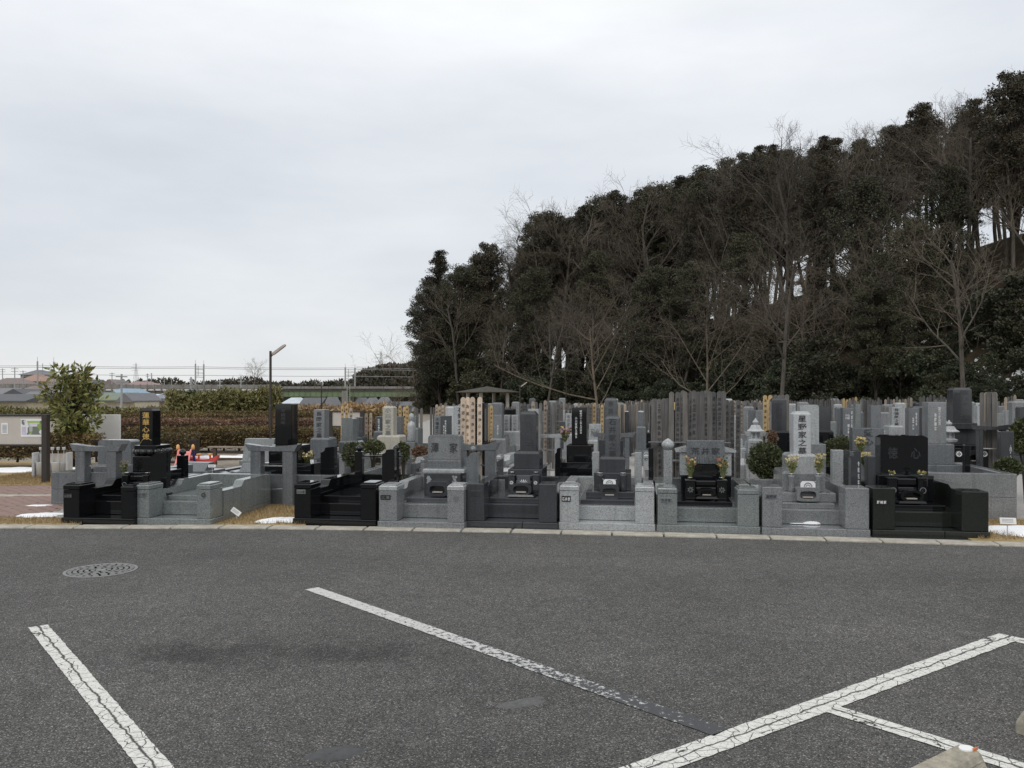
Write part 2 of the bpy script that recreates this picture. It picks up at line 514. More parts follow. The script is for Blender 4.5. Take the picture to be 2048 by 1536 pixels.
# ------------------------------------------------------------------ terrain
def ridge(t):
    ks = [(-1, 17), (0, 15.5), (.175, 13.5), (.4, 11), (.55, 9.6), (.8, 6.5), (1.0, 3), (1.2, 0), (9, 0)]
    for (a, u), (b, w) in zip(ks, ks[1:]):
        if t <= b:
            return u + (w - u) * max(0, (t - a) / (b - a))
    return 0
def hill_td(X, Y):
    return ((X - 30) * -.645 + (Y - 30) * .763) / 59, (X - 30) * .763 + (Y - 30) * .644
def terrain(X, Y):
    t, d = hill_td(X, Y)
    h = ridge(t) * smooth01(-1, 19, d) * (1 - .9 * smooth01(20, 48, d))
    v = smooth01(1.0, 1.45, t) * smooth01(60, 105, Y)
    left = smooth01(-12, -40, X) * smooth01(30, 90, Y)
    return h - 7.0 * max(v, left * smooth01(50, 95, Y)) + (0.35 * noise.noise((X * .12, Y * .12, 0)) * smooth01(0, 6, d) if t < 1.2 else 0)
def axis(a, segs):
    r = [a]
    for end, step in segs:
        while r[-1] < end - 1e-6:
            r.append(min(end, r[-1] + step))
    return r
xs = axis(-900, [(-120, 60), (-40, 8), (70, 2), (120, 10), (900, 60)])
ys = axis(-60, [(10, 10), (24, 2), (110, 2), (240, 10), (1400, 80)])
g = MB()
g.v = [(x, y, terrain(x, y) - .03) for y in ys for x in xs]
n = len(xs)
g.f = [(j * n + i, j * n + i + 1, (j + 1) * n + i + 1, (j + 1) * n + i) for j in range(len(ys) - 1) for i in range(n - 1)]
litter, keep = MB(), []
for f in g.f:
    cx = sum(g.v[i][0] for i in f) / 4
    cy = sum(g.v[i][1] for i in f) / 4
    t, d = hill_td(cx, cy)
    (litter.f if (d > -1.0 and t < 1.2 and cy > 15) else keep).append(f)
g.f = keep
g.build('ground', M['ground'], smooth=True, kind='structure', label='bare winter ground under the cemetery and the valley')
used = sorted({i for f in litter.f for i in f})
rem = {i: k for k, i in enumerate(used)}
litter.v = [g.v[i] for i in used]
litter.f = [tuple(rem[i] for i in f) for f in litter.f]
litter.build('hillside', M['litter'], smooth=True, kind='structure', label='steep leaf-littered hillside under the trees')

# ------------------------------------------------------------------ car park and kerb
KF = [(-22., 10.3), (-13., 10.28), (-9.5, 10.26), (-6.3, 10.22), (-3.14, 10.18), (-1.6, 10.06), (0., 9.89), (2.91, 9.44), (5.52, 8.98), (9., 8.3), (14., 7.3), (24, 5.2)]
m = MB()
m.plate(KF[::-1] + [(-22, -55), (24, -55)], -.02, .004)
m.build('parking_lot', M['asphalt'], kind='structure', label='grey speckled asphalt car park in the foreground')
def kerb_at(s):
    """point and tangent along the kerb line"""
    for a, b in zip(KF, KF[1:]):
        A, B = Vector(a), Vector(b)
        L = (B - A).length
        if s <= L:
            return A + (B - A) * (s / L), (B - A) / L
        s -= L
    return None, None
kerb = thing('kerb', 'flat pale concrete kerb stones edging the asphalt', 'kerb')
del kerb['category']
kerb['kind'] = 'structure'
s = 10.0
while s < 33:
    p, t = kerb_at(s)
    q, _ = kerb_at(s + .592)
    if q is None:
        break
    nrm = Vector((-t.y, t.x))
    mm = MB()
    L = (q - p).length
    mm.box(0.005, L - .006, .002, .235 + R.uniform(-.003, .003), -.02, .022 + R.uniform(-.003, .003), .007)
    o = mm.build('kerb_stone', M['kerb'], kerb)
    o.location = (p.x, p.y, 0)
    o.rotation_euler = (0, 0, math.atan2(q.y - p.y, q.x - p.x))
    s += .6

def line(name, label, p0, p1, w, mat, z=.0085):
    p0, p1 = Vector(p0), Vector(p1)
    L = (p1 - p0).length
    mm = MB()
    n = int(L / .03)
    top = [(L * i / n, w / 2 + R.uniform(-.003, .003)) for i in range(n + 1)]
    bot = [(L * i / n, -w / 2 + R.uniform(-.003, .003)) for i in range(n + 1)]
    mm.v = [(x, y, 0) for x, y in bot] + [(x, y, 0) for x, y in top]
    mm.f = [(i, i + 1, n + 2 + i, n + 1 + i) for i in range(n)]
    o = mm.build(name, mat, kind='structure', label=label)
    o.location = (p0.x, p0.y, z)
    o.rotation_euler = (0, 0, math.atan2(p1.y - p0.y, p1.x - p0.x))
    return o
line('painted_line', 'cracked white parking line at the lower left', (-3.37, 5.90), (-.72, 2.6), .125, M['paint'])
line('worn_painted_line', 'worn parking line fading from white to dark grey', (-1.70, 7.05), (1.02, 4.04), .125, M['paintworn'])
Lp0, Lp1 = Vector((3.40, 5.66)), Vector((-.62, 2.78))
line('painted_line', 'long cracked white line running to the lower middle', Lp0, Lp1, .15, M['paint'])
br = Vector((.64, -.77)).normalized()
b0 = Vector((1.66, 4.36))
line('painted_line', 'cracked white bay divider beside the wheel stop', b0 + br * .02, b0 + br * 2.4, .125, M['paint'], .0086)
c0 = Vector((3.36, 5.61))
line('painted_line', 'cracked white bay divider at the right edge', c0 + br * .06, c0 + br * 2.4, .125, M['paint'], .0086)
# patched spots in the asphalt
def patch(label, c, rx, ry, rot, mat, h=.011, name='asphalt_patch', seed=1, nn=26, amp=.25, kind='structure', z0=.002):
    r2 = random.Random(seed)
    mm = MB()
    rings = [(1.0, 0), (.86, .55), (.55, .9), (0.2, 1.0)]
    rad = [1 + amp * (noise.noise((math.cos(2 * PI * k / nn) * 1.3 + seed * 3.1, math.sin(2 * PI * k / nn) * 1.3, seed)) + r2.uniform(-.3, .3)) for k in range(nn)]
    for rr, hh in rings:
        for k in range(nn):
            a = 2 * PI * k / nn
            q = rad[k] * rr
            mm.v.append((rx * q * math.cos(a), ry * q * math.sin(a), h * hh * (1 + r2.uniform(-.15, .15))))
    for i in range(len(rings) - 1):
        for k in range(nn):
            mm.f.append((i * nn + k, i * nn + (k + 1) % nn, (i + 1) * nn + (k + 1) % nn, (i + 1) * nn + k))
    mm.f.append(tuple((len(rings) - 1) * nn + k for k in range(nn)))
    o = mm.build(name, mat, smooth=True, kind=kind, label=label)
    o.location = (c[0], c[1], z0)
    o.rotation_euler = (0, 0, rot)
    return o
M['tar'] = plain('tar_patch', (.042, .043, .045), .55, .5, .35, 30)
M['tarpale'] = plain('pale_patch', (.085, .085, .085), .6, .5, .35, 40)
patch('dark tar patch in the asphalt at the bottom middle', gx(668, 1508), .16, .085, .5, M['tar'], .008, seed=4, amp=.5)
patch('smooth grey patch in the asphalt beside the worn line', gx(1040, 1408), .17, .055, .5, M['tarpale'], .008, seed=9, amp=.5)

# manhole cover: iron disc with raised studs set in rings
mh = gx(202, 1142)
mo = thing('manhole_cover', 'round patterned iron manhole cover set in the asphalt', 'manhole cover', (mh[0], mh[1], .004), .3)
mm = MB()
mm.lathe([(.318, -.01), (.318, .006), (.312, .008), (.292, .008), (.290, .003), (.28, .003)], 0, 0, 48)
mm.build('rim', M['iron'], mo)
mm = MB()
mm.lathe([(.286, -.01), (.286, .003), (.01, .003)], 0, 0, 48)
mm.build('plate', M['ironlow'], mo)
mm = MB()
for ring, (r0, cnt) in enumerate([(.075, 6), (.125, 9), (.172, 14), (.22, 17), (.265, 24)]):
    for k in range(cnt):
        a = 2 * PI * (k + .5 * (ring % 2)) / cnt
        da = 2 * PI / cnt * .36
        mm.plate([(r * math.cos(a + e), r * math.sin(a + e)) for r, e in ((r0 - .017, -da), (r0 + .017, -da), (r0 + .017, da), (r0 - .017, da))], .002, .009)
mm.plate([(.045 * math.cos(2 * PI * k / 16), .045 * math.sin(2 * PI * k / 16)) for k in range(16)], .002, .009)
mm.build('raised_studs', M['iron'], mo)

# wheel stops
def wheel_stop(label, end, length=.62):
    o = thing('wheel_stop', label, 'wheel stop', (end[0], end[1], .004), math.atan2(-2.88, -4.02))
    mm = MB()
    w, h = .085, .118
    prof = [(-w, 0), (w, 0), (w * .98, .05), (w * .62, h * .93), (w * .5, h), (-w * .5, h), (-w * .62, h * .93), (-w * .98, .05)]
    n = len(prof)
    xsn = [(0.0, .86), (.012, 1.0), (length - .012, 1.0), (length, .86)]
    mm.v = [(x, y * k, z * (k if z else 1)) for x, k in xsn for y, z in prof]
    mm.f = [(i * n + j, i * n + (j + 1) % n, (i + 1) * n + (j + 1) % n, (i + 1) * n + j) for i in range(3) for j in range(n)] + [tuple(range(n - 1, -1, -1)), tuple(3 * n + j for j in range(n))]
    mm.build('block', M['stop'], o)
    for k in range(4):
        mm = MB()
        zz = .022 + k * .02
        yy = w * (.98 - .0045 * k * 20 * .5)
        mm.box(.02, length - .02, w * (1.0 - .09 * k) - .012, w * (1.0 - .09 * k) + .006, zz, zz + .009, .002)
        mm.build('rib', M['stop'], o)
    mm = MB()
    mm.plate([(.03 + .035 * math.cos(a), .028 * math.sin(a)) for a in [2 * PI * k / 14 for k in range(14)]], h - .002, h + .006)
    mm.build('reflector', M['whitepaint'], o)
    mm = MB()
    mm.box(-.008, .028, .022, .032, h - .004, h + .010, .002)
    mm.build('reflector_lens', plain('amber_lens', (.55, .16, .03), .3), o)
    return o
wheel_stop('concrete wheel stop with white reflector at the bottom right', (1.985, 3.60), .62)
wheel_stop('concrete wheel stop cut by the right edge of the frame', (2.50 + 4.02 / 4.945 * .62, 3.98 + 2.88 / 4.945 * .62), .62)

# ------------------------------------------------------------------ lawn, paving, snow beside the graves
def sheet(name, poly, z, mat, label, kind='structure'):
    mm = MB()
    mm.plate(poly, z - .02, z)
    return mm.build(name, mat, kind=kind, label=label)
def blades(name, label, regions, count, h=.05, seed=3, z=.02):
    r2 = random.Random(seed)
    mm = MB()
    tot = sum((a[1] - a[0]) * (a[3] - a[2]) for a in regions)
    for x0, x1, y0, y1 in regions:
        for _ in range(int(count * (x1 - x0) * (y1 - y0) / tot)):
            p = Vector((r2.uniform(x0, x1), r2.uniform(y0, y1), z))
            d = Vector((r2.gauss(0, .5), r2.gauss(0, .5), 1)).normalized()
            hh = h * r2.uniform(.4, 1.3)
            s = Vector((r2.uniform(-1, 1), r2.uniform(-1, 1), 0)).normalized() * .0035
            b = len(mm.v)
            mm.v.extend([tuple(p - s), tuple(p + s), tuple(p + d * hh)])
            mm.f.append((b, b + 1, b + 2))
    return mm.build(name, M['straw'], kind='stuff', label=label)
kf = lambda x: next(a[1] + (b[1] - a[1]) * (x - a[0]) / (b[0] - a[0]) for a, b in zip(KF, KF[1:]) if a[0] <= x <= b[0]) + .24
sheet('cemetery_ground', [(-5.6, kf(-5.6)), (-3.14, kf(-3.14)), (0, kf(0)), (2.91, kf(2.91)), (5.6, kf(5.6)), (10, kf(10)), (40, 12), (34, 28), (22, 40), (8, 56), (-5.5, 60), (-5.2, 14), (-8.2, 13.6), (-8.2, 12)], .0, M['grit'], 'light grit ground between the graves')
sheet('lawn', [(-16, kf(-16)), (-13, kf(-13)), (-9.5, kf(-9.5)), (-6.3, kf(-6.3)), (-5.45, kf(-5.45)), (-5.75, 11.0), (-7.3, 11.02), (-16, 11.05)], .022, M['drygrass'], 'strip of dry yellow lawn beside the kerb at the left')
sheet('lawn', [(-3.95, kf(-3.95)), (-2.6, kf(-2.6)), (-2.55, 12.3), (-3.75, 12.4)], .022, M['drygrass'], 'dry yellow lawn between the pale and the black grave plots')
sheet('lawn', [(5.15, kf(5.15)), (12, kf(12)), (12, 11), (5.55, 10.9)], .022, M['drygrass'], 'dry yellow lawn right of the black plot')
sheet('lawn', [(-20, 14.85), (-8.4, 15.0), (-8.0, 19.5), (-20, 22)], .024, M['drygrass'], 'dry lawn under the notice board')
blades('grass_blades', 'dry yellow grass blades in the lawn strips', [(-7.0, -5.45, 10.46, 11.0), (-9, -7.0, 10.5, 11.0), (-3.85, -2.62, 10.44, 12.2), (5.25, 7.5, 9.35, 10.8), (-10.2, -8.4, 15.0, 17.5)], 26000)
# brick paving at the left
pav = thing('brick_paving', 'red brick paving behind the lawn at the left', 'paving')
del pav['category']
pav['kind'] = 'structure'
sheet('paving_bed', [(-20, 11.05), (-5.9, 11.02), (-6.2, 12), (-8.3, 14.9), (-20, 14.85)], .015, M['path'], 'grey mortar bed under the brick paving').parent = pav
variants = []
for k in range(4):
    bm_ = MB()
    bm_.box(.004, .206, .004, .101, -.01, .026 + .002 * k, .006)
    variants.append(bm_.mesh('brick', M['brick']))
cnt = 0
rest = MB()
for j in range(36):
    y = 11.08 + j * .105
    if 13.3 < y < 13.5:
        continue
    x = -6.2 - (.105 if j % 2 else 0)
    lim = -6.35 - max(0, (y - 12.6) * .85)
    while x > -9.6:
        x -= .21
        vis = -.63 * (y + .1)
        if x + .2 < lim and x > vis:
            if cnt < 300:
                inst('brick', variants[R.randrange(4)], pav, (x, y, R.uniform(-.002, .002)))
                cnt += 1
            else:
                rest.box(x + .004, x + .206, y + .004, y + .101, 0, .026, .005)
if rest.v:
    rest.build('brick_rest', M['brick'], pav, kind='stuff')
mm = MB()
for k in range(8):
    mm.box(-11 + k * .6, -11 + k * .6 + .592, 13.3, 13.5, 0, .034, .006)
mm.build('edging_stones', M['kerb'], pav, kind='stuff')
def snow(label, c, rx, ry, rot=0, h=.03, seed=1, amp=.5, z0=.02):
    return patch(label, c, rx, ry, rot, M['snow'], h, 'snow_patch', seed, 40, amp, 'stuff', z0)
snow('melting snow patch on the lawn at the far left', gx(85, 1034), .30, .16, .25, .03, 3, .8)
snow('thin strip of snow on the brick paving at the left', gx(78, 1015), .22, .07, .2, .02, 11)
snow('melting snow patch on the lawn beside the black plot', (-2.90, 10.72), .32, .17, .12, .045, 6, .7)
snow('snow patch on the lawn at the right edge', (6.1, 9.9), .62, .33, -.2, .05, 8, .35)
snow('long snow strip under the hedge behind the notice board', (-10.3, 17.9), 1.6, .42, .05, .06, 21, .35)
snow('snow lying beyond the dark timber railing', (-5.9, 22.6), 1.6, .45, .05, .06, 25, .3)
snow('snow lying behind the red toys', (-7.6, 21.6), .8, .3, .05, .05, 26, .3)
snow('little heap of snow on the floor of a grey plot', (3.62, 10.02), .11, .045, -.1, .03, 14, .3, .095)
snow('thin smear of snow beside the little snow heap', (3.46, 10.04), .10, .02, -.1, .008, 15, .4, .095)
# ------------------------------------------------------------------ writing
_fc = bpy.data.curves.new('lettering', 'FONT')
_fc.offset = .012
_fc.resolution_u = 2
_fo = bpy.data.objects.new('lettering', _fc)
C.objects.link(_fo)
_gl = {}
def preload(chars):
    for ch in sorted(set(chars)):
        if ch in _gl or ch == ' ':
            continue
        _fc.body = ch
        dg = bpy.context.evaluated_depsgraph_get()
        dg.update()
        e = _fo.evaluated_get(dg)
        me = e.to_mesh()
        _gl[ch] = ([(v.co.x - .5, v.co.y - .38) for v in me.vertices], [tuple(p.vertices) for p in me.polygons])
        e.to_mesh_clear()
def glyphs(mm, ch, cx, cz, sx, sz, y, sh=0.0):
    if ch == ' ':
        return
    vs, fs = _gl[ch]
    mm.add([(cx + a * sx + b * sx * sh, y, cz + b * sz) for a, b in vs], fs)
def write(parent, text, cx, ztop, zbot, y, mat, vertical=True, width=None, name='inscription', sh=0.0, fill=.9):
    """one inscription: a column going down or a line centred on cx"""
    if ' ' in text and not vertical:
        n = len(text)
        for i, ch in enumerate(text):
            if ch != ' ':
                write(parent, ch, cx + (i - (n - 1) / 2) * width / n, ztop, zbot, y, mat, False, width / n, name, sh, fill)
        return None
    mm = MB()
    n = len(text)
    if vertical:
        st = (ztop - zbot) / n
        w = width or st
        for i, ch in enumerate(text):
            glyphs(mm, ch, cx, ztop - st * (i + .5), w * fill, st * fill, y, sh)
    else:
        w = width / n
        for i, ch in enumerate(text):
            glyphs(mm, ch, cx + (i - (n - 1) / 2) * w, (ztop + zbot) / 2, w * fill, (ztop - zbot) * fill, y, sh)
    return mm.build(name, mat, parent)
SUTRA = '為空風火水地佛心清浄大居士追善供養塔也'
DATE = '昭和六十二年九月吉日'
preload('澤家長岡小川石野之墓星荒井崎蓮華愛心悠藤徳有会令和平成元三五建立者' + SUTRA + DATE + '先祖代々累南無阿弥陀妙法経施主山田口')
bpy.data.objects.remove(_fo)

# ------------------------------------------------------------------ grave parts
def stone_block(parent, name, mat, x0, x1, y0, y1, z0, z1, style='flat'):
    mm = MB()
    w, d, h = x1 - x0, y1 - y0, z1 - z0
    if style == 'cap':                       # shaft with a bevelled step on top
        t = min(.035, h * .12)
        mm.box(x0, x1, y0, y1, z0, z1 - t, .004)
        i = min(w, d) * .12
        mm.frustum(x0 + .003, x1 - .003, y0 + .003, y1 - .003, z1 - t, z1 - t * .15, i)
        mm.box(x0 + i, x1 - i, y0 + i, y1 - i, z1 - t * .5, z1, .003)
    elif style == 'chamfer':                 # slab with cut corners
        c = min(.05, w * .1)
        mm.prism([(x0, z0), (x1, z0), (x1, z1 - c * .6), (x1 - c, z1), (x0 + c, z1), (x0, z1 - c * .6)], y0, y1)
    elif style == 'step':                    # slab with a stepped and sloping top
        mm.prism([(x0, z0), (x1, z0), (x1, z1), (x0 + w * .34, z1 - h * .02), (x0 + w * .26, z1 - h * .09), (x0, z1 - h * .12)], y0, y1)
    elif style == 'round':
        n = 8
        r = min(w * .16, .05)
        poly = [(x0, z0), (x1, z0)] + [(x1 - r + r * math.cos(a), z1 - r + r * math.sin(a)) for a in [PI / 2 * k / n for k in range(n + 1)]] + [(x0 + r - r * math.sin(a), z1 - r + r * math.cos(a)) for a in [PI / 2 * k / n for k in range(n + 1)]]
        mm.prism(poly, y0, y1)
    elif style == 'ease':                    # base stone with eased top edges
        t = min(.03, h * .25)
        mm.box(x0, x1, y0, y1, z0, z1 - t, .004)
        mm.frustum(x0 + .002, x1 - .002, y0 + .002, y1 - .002, z1 - t, z1, t * .9)
    elif style == 'slant':                   # leaning western slab
        mm.prismx([(y0, z0), (y1, z0), (y1, z1), (y0 + d * .45, z1)], x0, x1)
    else:
        mm.box(x0, x1, y0, y1, z0, z1, .006)
    return mm.build(name, mat, parent)

def ball_finial(parent, cx, cy, z, r, mat):
    mm = MB()
    mm.lathe([(r * .55, z), (r * .6, z + r * .25), (r * .95, z + r * .5), (r * 1.05, z + r * .95), (r * .85, z + r * 1.4), (r * .4, z + r * 1.75), (r * .08, z + r * 1.95)], cx, cy, 14)
    return mm.build('finial', mat, parent, True)

def monument(fr, label, tiers, mat, zbot=.3, group=None, name='gravestone', cat='gravestone', text=None, d0=None):
    """tiers from the top down: (x left, x right, y top, depth offset, thickness, style[, material]); pixels of the photograph"""
    o = fr.thing(name, label, cat, group)
    names = ['shaft', 'upper_base', 'middle_base', 'lower_base', 'footing']
    tops = [fr.lz((t[0] + t[1]) / 2, t[2], t[3]) for t in tiers]
    info = []
    for i, t in enumerate(tiers):
        x0, x1 = fr.lx(t[0], t[3]), fr.lx(t[1], t[3])
        zb = tops[i + 1] - (.035 if tiers[i + 1][5] in ('ease', 'cap') else 0.0) if i + 1 < len(tiers) else zbot
        mt = M[t[6]] if len(t) > 6 else mat
        stone_block(o, names[min(i, 4)], mt, x0, x1, t[3], t[3] + t[4], zb - (.0 if i + 1 < len(tiers) else 0), tops[i], t[5])
        info.append((x0, x1, t[3], t[3] + t[4], zb, tops[i]))
    if text:
        for tx in (text if isinstance(text, list) else [text]):
            s, mt, kind = tx[0], M[tx[1]], tx[2]
            x0, x1, v0, v1, zb, zt = info[0]
            h = zt - zb
            fx, wd, a, b = (tx[3] if len(tx) > 3 else (.5, .5, .08, .94))
            cx = x0 + (x1 - x0) * fx
            if kind == 'v':
                write(o, s, cx, zt - h * a, zt - h * b, v0 - .004, mt, True, (x1 - x0) * wd)
            else:
                write(o, s, cx, zt - h * a, zt - h * b, v0 - .004, mt, False, (x1 - x0) * wd)
    return o, info

def vase(parent, cx, cy, z, h, r, mat, steel=True):
    mm = MB()
    mm.lathe([(r * .8, z), (r, z + h * .12), (r * .82, z + h * .3), (r * .82, z + h * .75), (r, z + h * .9), (r, z + h)], cx, cy, 12)
    b = mm.build('vase', mat, parent, True)
    if steel:
        mm = MB()
        mm.lathe([(r * .62, z + h - .01), (r * .62, z + h + .012), (r * .9, z + h + .016), (r * .9, z + h + .022), (r * .4, z + h + .02)], cx, cy, 12)
        mm.build('vase_insert', M['steel'], parent, True)
def bouquet(label, p, h, r, mats, n=26, seed=1, spread=.55, group=None):
    o = thing('flower_bunch', label, 'flowers', p, 0, group)
    r2 = random.Random(seed)
    st = MB()
    fl = [MB() for _ in mats]
    for k in range(n):
        a, q = r2.uniform(0, 2 * PI), r2.random() ** .5
        tip = Vector((q * r * math.cos(a), q * r * math.sin(a), h * r2.uniform(.6, 1.05)))
        base = Vector((tip.x * .12, tip.y * .12, -.015))
        st.tube([base, base.lerp(tip, .5) + Vector((tip.x * .1, tip.y * .1, 0)), tip], [.0022, .002, .0016], 3)
        for _ in range(3):
            st.leaf(base.lerp(tip, r2.uniform(.3, .8)), Vector((r2.uniform(-1, 1), r2.uniform(-1, 1), r2.uniform(-.1, 1))).normalized(), .05, .008, r2)
        f = fl[r2.randrange(len(mats))]
        rr = r * .2 * r2.uniform(.7, 1.2)
        for j in range(14):
            d = Vector((r2.gauss(0, 1), r2.gauss(0, 1), r2.gauss(.35, .8))).normalized()
            f.leaf(tip, d, rr * 1.25, rr * .5, r2)
    st.build('stems', M['stem'], o)
    for f, mt in zip(fl, mats):
        if f.v:
            f.build('petals', M[mt], o, kind='stuff')
    return o

def incense_box(fr, label, xl, xr, yt, yb, v, d, mat, style='box', plate=None):
    """stone incense burner with an open, arched hollow and a tray inside"""
    o = fr.thing('incense_burner', label, 'incense burner')
    x0, x1 = fr.lx(xl, v), fr.lx(xr, v)
    z0, z1 = fr.lz((xl + xr) / 2, yb, v), fr.lz((xl + xr) / 2, yt, v)
    w, h = x1 - x0, z1 - z0
    cx = (x0 + x1) / 2
    mm = MB()
    n = 20
    hw, hh, cz = w * .36, h * (.27 if style != 'oval' else .36), z0 + h * .46
    ring = []
    for k in range(n):
        a = 2 * PI * (k + .5) / n
        e = .55 if style == 'box' else .8
        ca, sa = math.cos(a), math.sin(a)
        ring.append((cx + hw * math.copysign(abs(ca) ** e, ca), cz + hh * math.copysign(abs(sa) ** e, sa)))
    outer = []
    for k in range(n):
        a = 2 * PI * (k + .5) / n
        ca, sa = math.cos(a), math.sin(a)
        if style == 'oval':
            e = .62
            outer.append((cx + w / 2 * math.copysign(abs(ca) ** e, ca), z0 + h * .5 + h * .5 * math.copysign(abs(sa) ** e, sa)))
        else:
            t = min((w / 2) / max(1e-6, abs(ca)), (h * .54 if sa > 0 else h * .46) / max(1e-6, abs(sa)))
            outer.append((cx + ca * t, cz + sa * t))
    vs = [(x, v, z) for x, z in outer] + [(x, v, z) for x, z in ring] + [(x, v + d * .7, z) for x, z in ring] + [(x, v + d, z) for x, z in outer]
    fs = []
    for k in range(n):
        j = (k + 1) % n
        fs += [(k, j, n + j, n + k), (n + k, n + j, 2 * n + j, 2 * n + k), (k, 3 * n + k, 3 * n + j, j)]
    fs += [tuple(2 * n + k for k in range(n)), tuple(3 * n + k for k in range(n - 1, -1, -1))]
    mm.add(vs, fs)
    if style == 'box':                       # square off the corners of the block
        pass
    mm.build('body', mat, o)
    mm = MB()
    mm.box(cx - w * .24, cx + w * .24, v + .012, v + d * .6, cz - hh * .82, cz - hh * .5, .004)
    mm.build('ash_tray', M['incense'], o)
    if style == 'oval':
        mm = MB()
        mm.frustum(cx - w * .62, cx + w * .62, v - .02, v + d, z0 - .022, z0 + .004, .02, .01)
        mm.build('foot', mat, o)
    if plate:
        mm = MB()
        pw, ph = w * .33, plate
        zt = z1 + ph
        mm.prism([(cx - pw, z1 - .005), (cx + pw, z1 - .005), (cx + pw, zt - ph * .35), (cx + pw * .72, zt), (cx - pw * .72, zt), (cx - pw, zt - ph * .35)], v + .01, v + .03)
        pl = mm.build('crest_plate', M['whitepaint'], o)
        mm = MB()
        for rr in (.5, .26):
            k = 14
            for q in range(k):
                a, b = PI * q / k, PI * (q + .75) / k
                mm.prism([(cx + pw * rr * 1.15 * math.cos(t) * s, z1 + .004 + ph * 1.5 * rr * math.sin(t) * s) for t, s in ((a, 1), (b, 1), (b, .78), (a, .78))], v + .006, v + .0105)
        mm.build('crest', M['inkgrey'], pl)
        mm = MB()
        for sgn in (-1, 1):
            mm.tube([Vector((cx + sgn * pw * .86, v + .02, zt - ph * .17)), Vector((cx + sgn * pw * 1.12, v + .02, zt + ph * .02))], [.004, .006], 6, True)
        mm.build('crest_pins', M['steel'], pl)
    return o

def crest(parent, cx, cz, y, r, mat, back=None, kind='diamond'):
    if back:
        mm = MB()
        mm.prism([(cx + r * math.cos(2 * PI * k / 22), cz + r * math.sin(2 * PI * k / 22)) for k in range(22)], y - .002, y + .004)
        mm.build('crest_disc', back, parent)
        y -= .004
    mm = MB()
    def rg(r0, r1, n=22):
        for q in range(n):
            a, b = 2 * PI * q / n, 2 * PI * (q + 1) / n
            mm.add([(cx + rr * math.cos(t), y, cz + rr * math.sin(t)) for rr, t in ((r0, a), (r1, a), (r1, b), (r0, b))], [(0, 1, 2, 3)])
    if kind == 'diamond':
        rg(r * .82, r)
        for s in ((0, .34), (0, -.34), (.34, 0), (-.34, 0)):
            q = r * .27
            mm.add([(cx + s[0] * r - q, y, cz + s[1] * r), (cx + s[0] * r, y, cz + s[1] * r - q), (cx + s[0] * r + q, y, cz + s[1] * r), (cx + s[0] * r, y, cz + s[1] * r + q)], [(0, 1, 2, 3)])
    elif kind == 'petals':
        for k in range(7):
            a = 2 * PI * k / 7
            mm.add([(cx + r * .15 * math.cos(a), y, cz + r * .15 * math.sin(a)), (cx + r * .6 * math.cos(a - .32), y, cz + r * .6 * math.sin(a - .32)), (cx + r * .95 * math.cos(a), y, cz + r * .95 * math.sin(a)), (cx + r * .6 * math.cos(a + .32), y, cz + r * .6 * math.sin(a + .32))], [(0, 1, 2, 3)])
    elif kind == 'ring':
        rg(r * .74, r)
        rg(0.01, r * .3)
    else:
        rg(r * .8, r)
        rg(r * .2, r * .5)
    return mm.build('crest', mat, parent)

def plaque(parent, text, x0, x1, z0, z1, y, mat, ink, back=True):
    if back:
        mm = MB()
        mm.box(x0, x1, y - .006, y + .004, z0, z1, .002)
        pl = mm.build('nameplate', mat, parent)
    else:
        pl = parent
    return write(pl, text, (x0 + x1) / 2, z1 - (z1 - z0) * .14, z0 + (z1 - z0) * .1, y - .009, ink, False, (x1 - x0) * .92, 'nameplate_lettering')

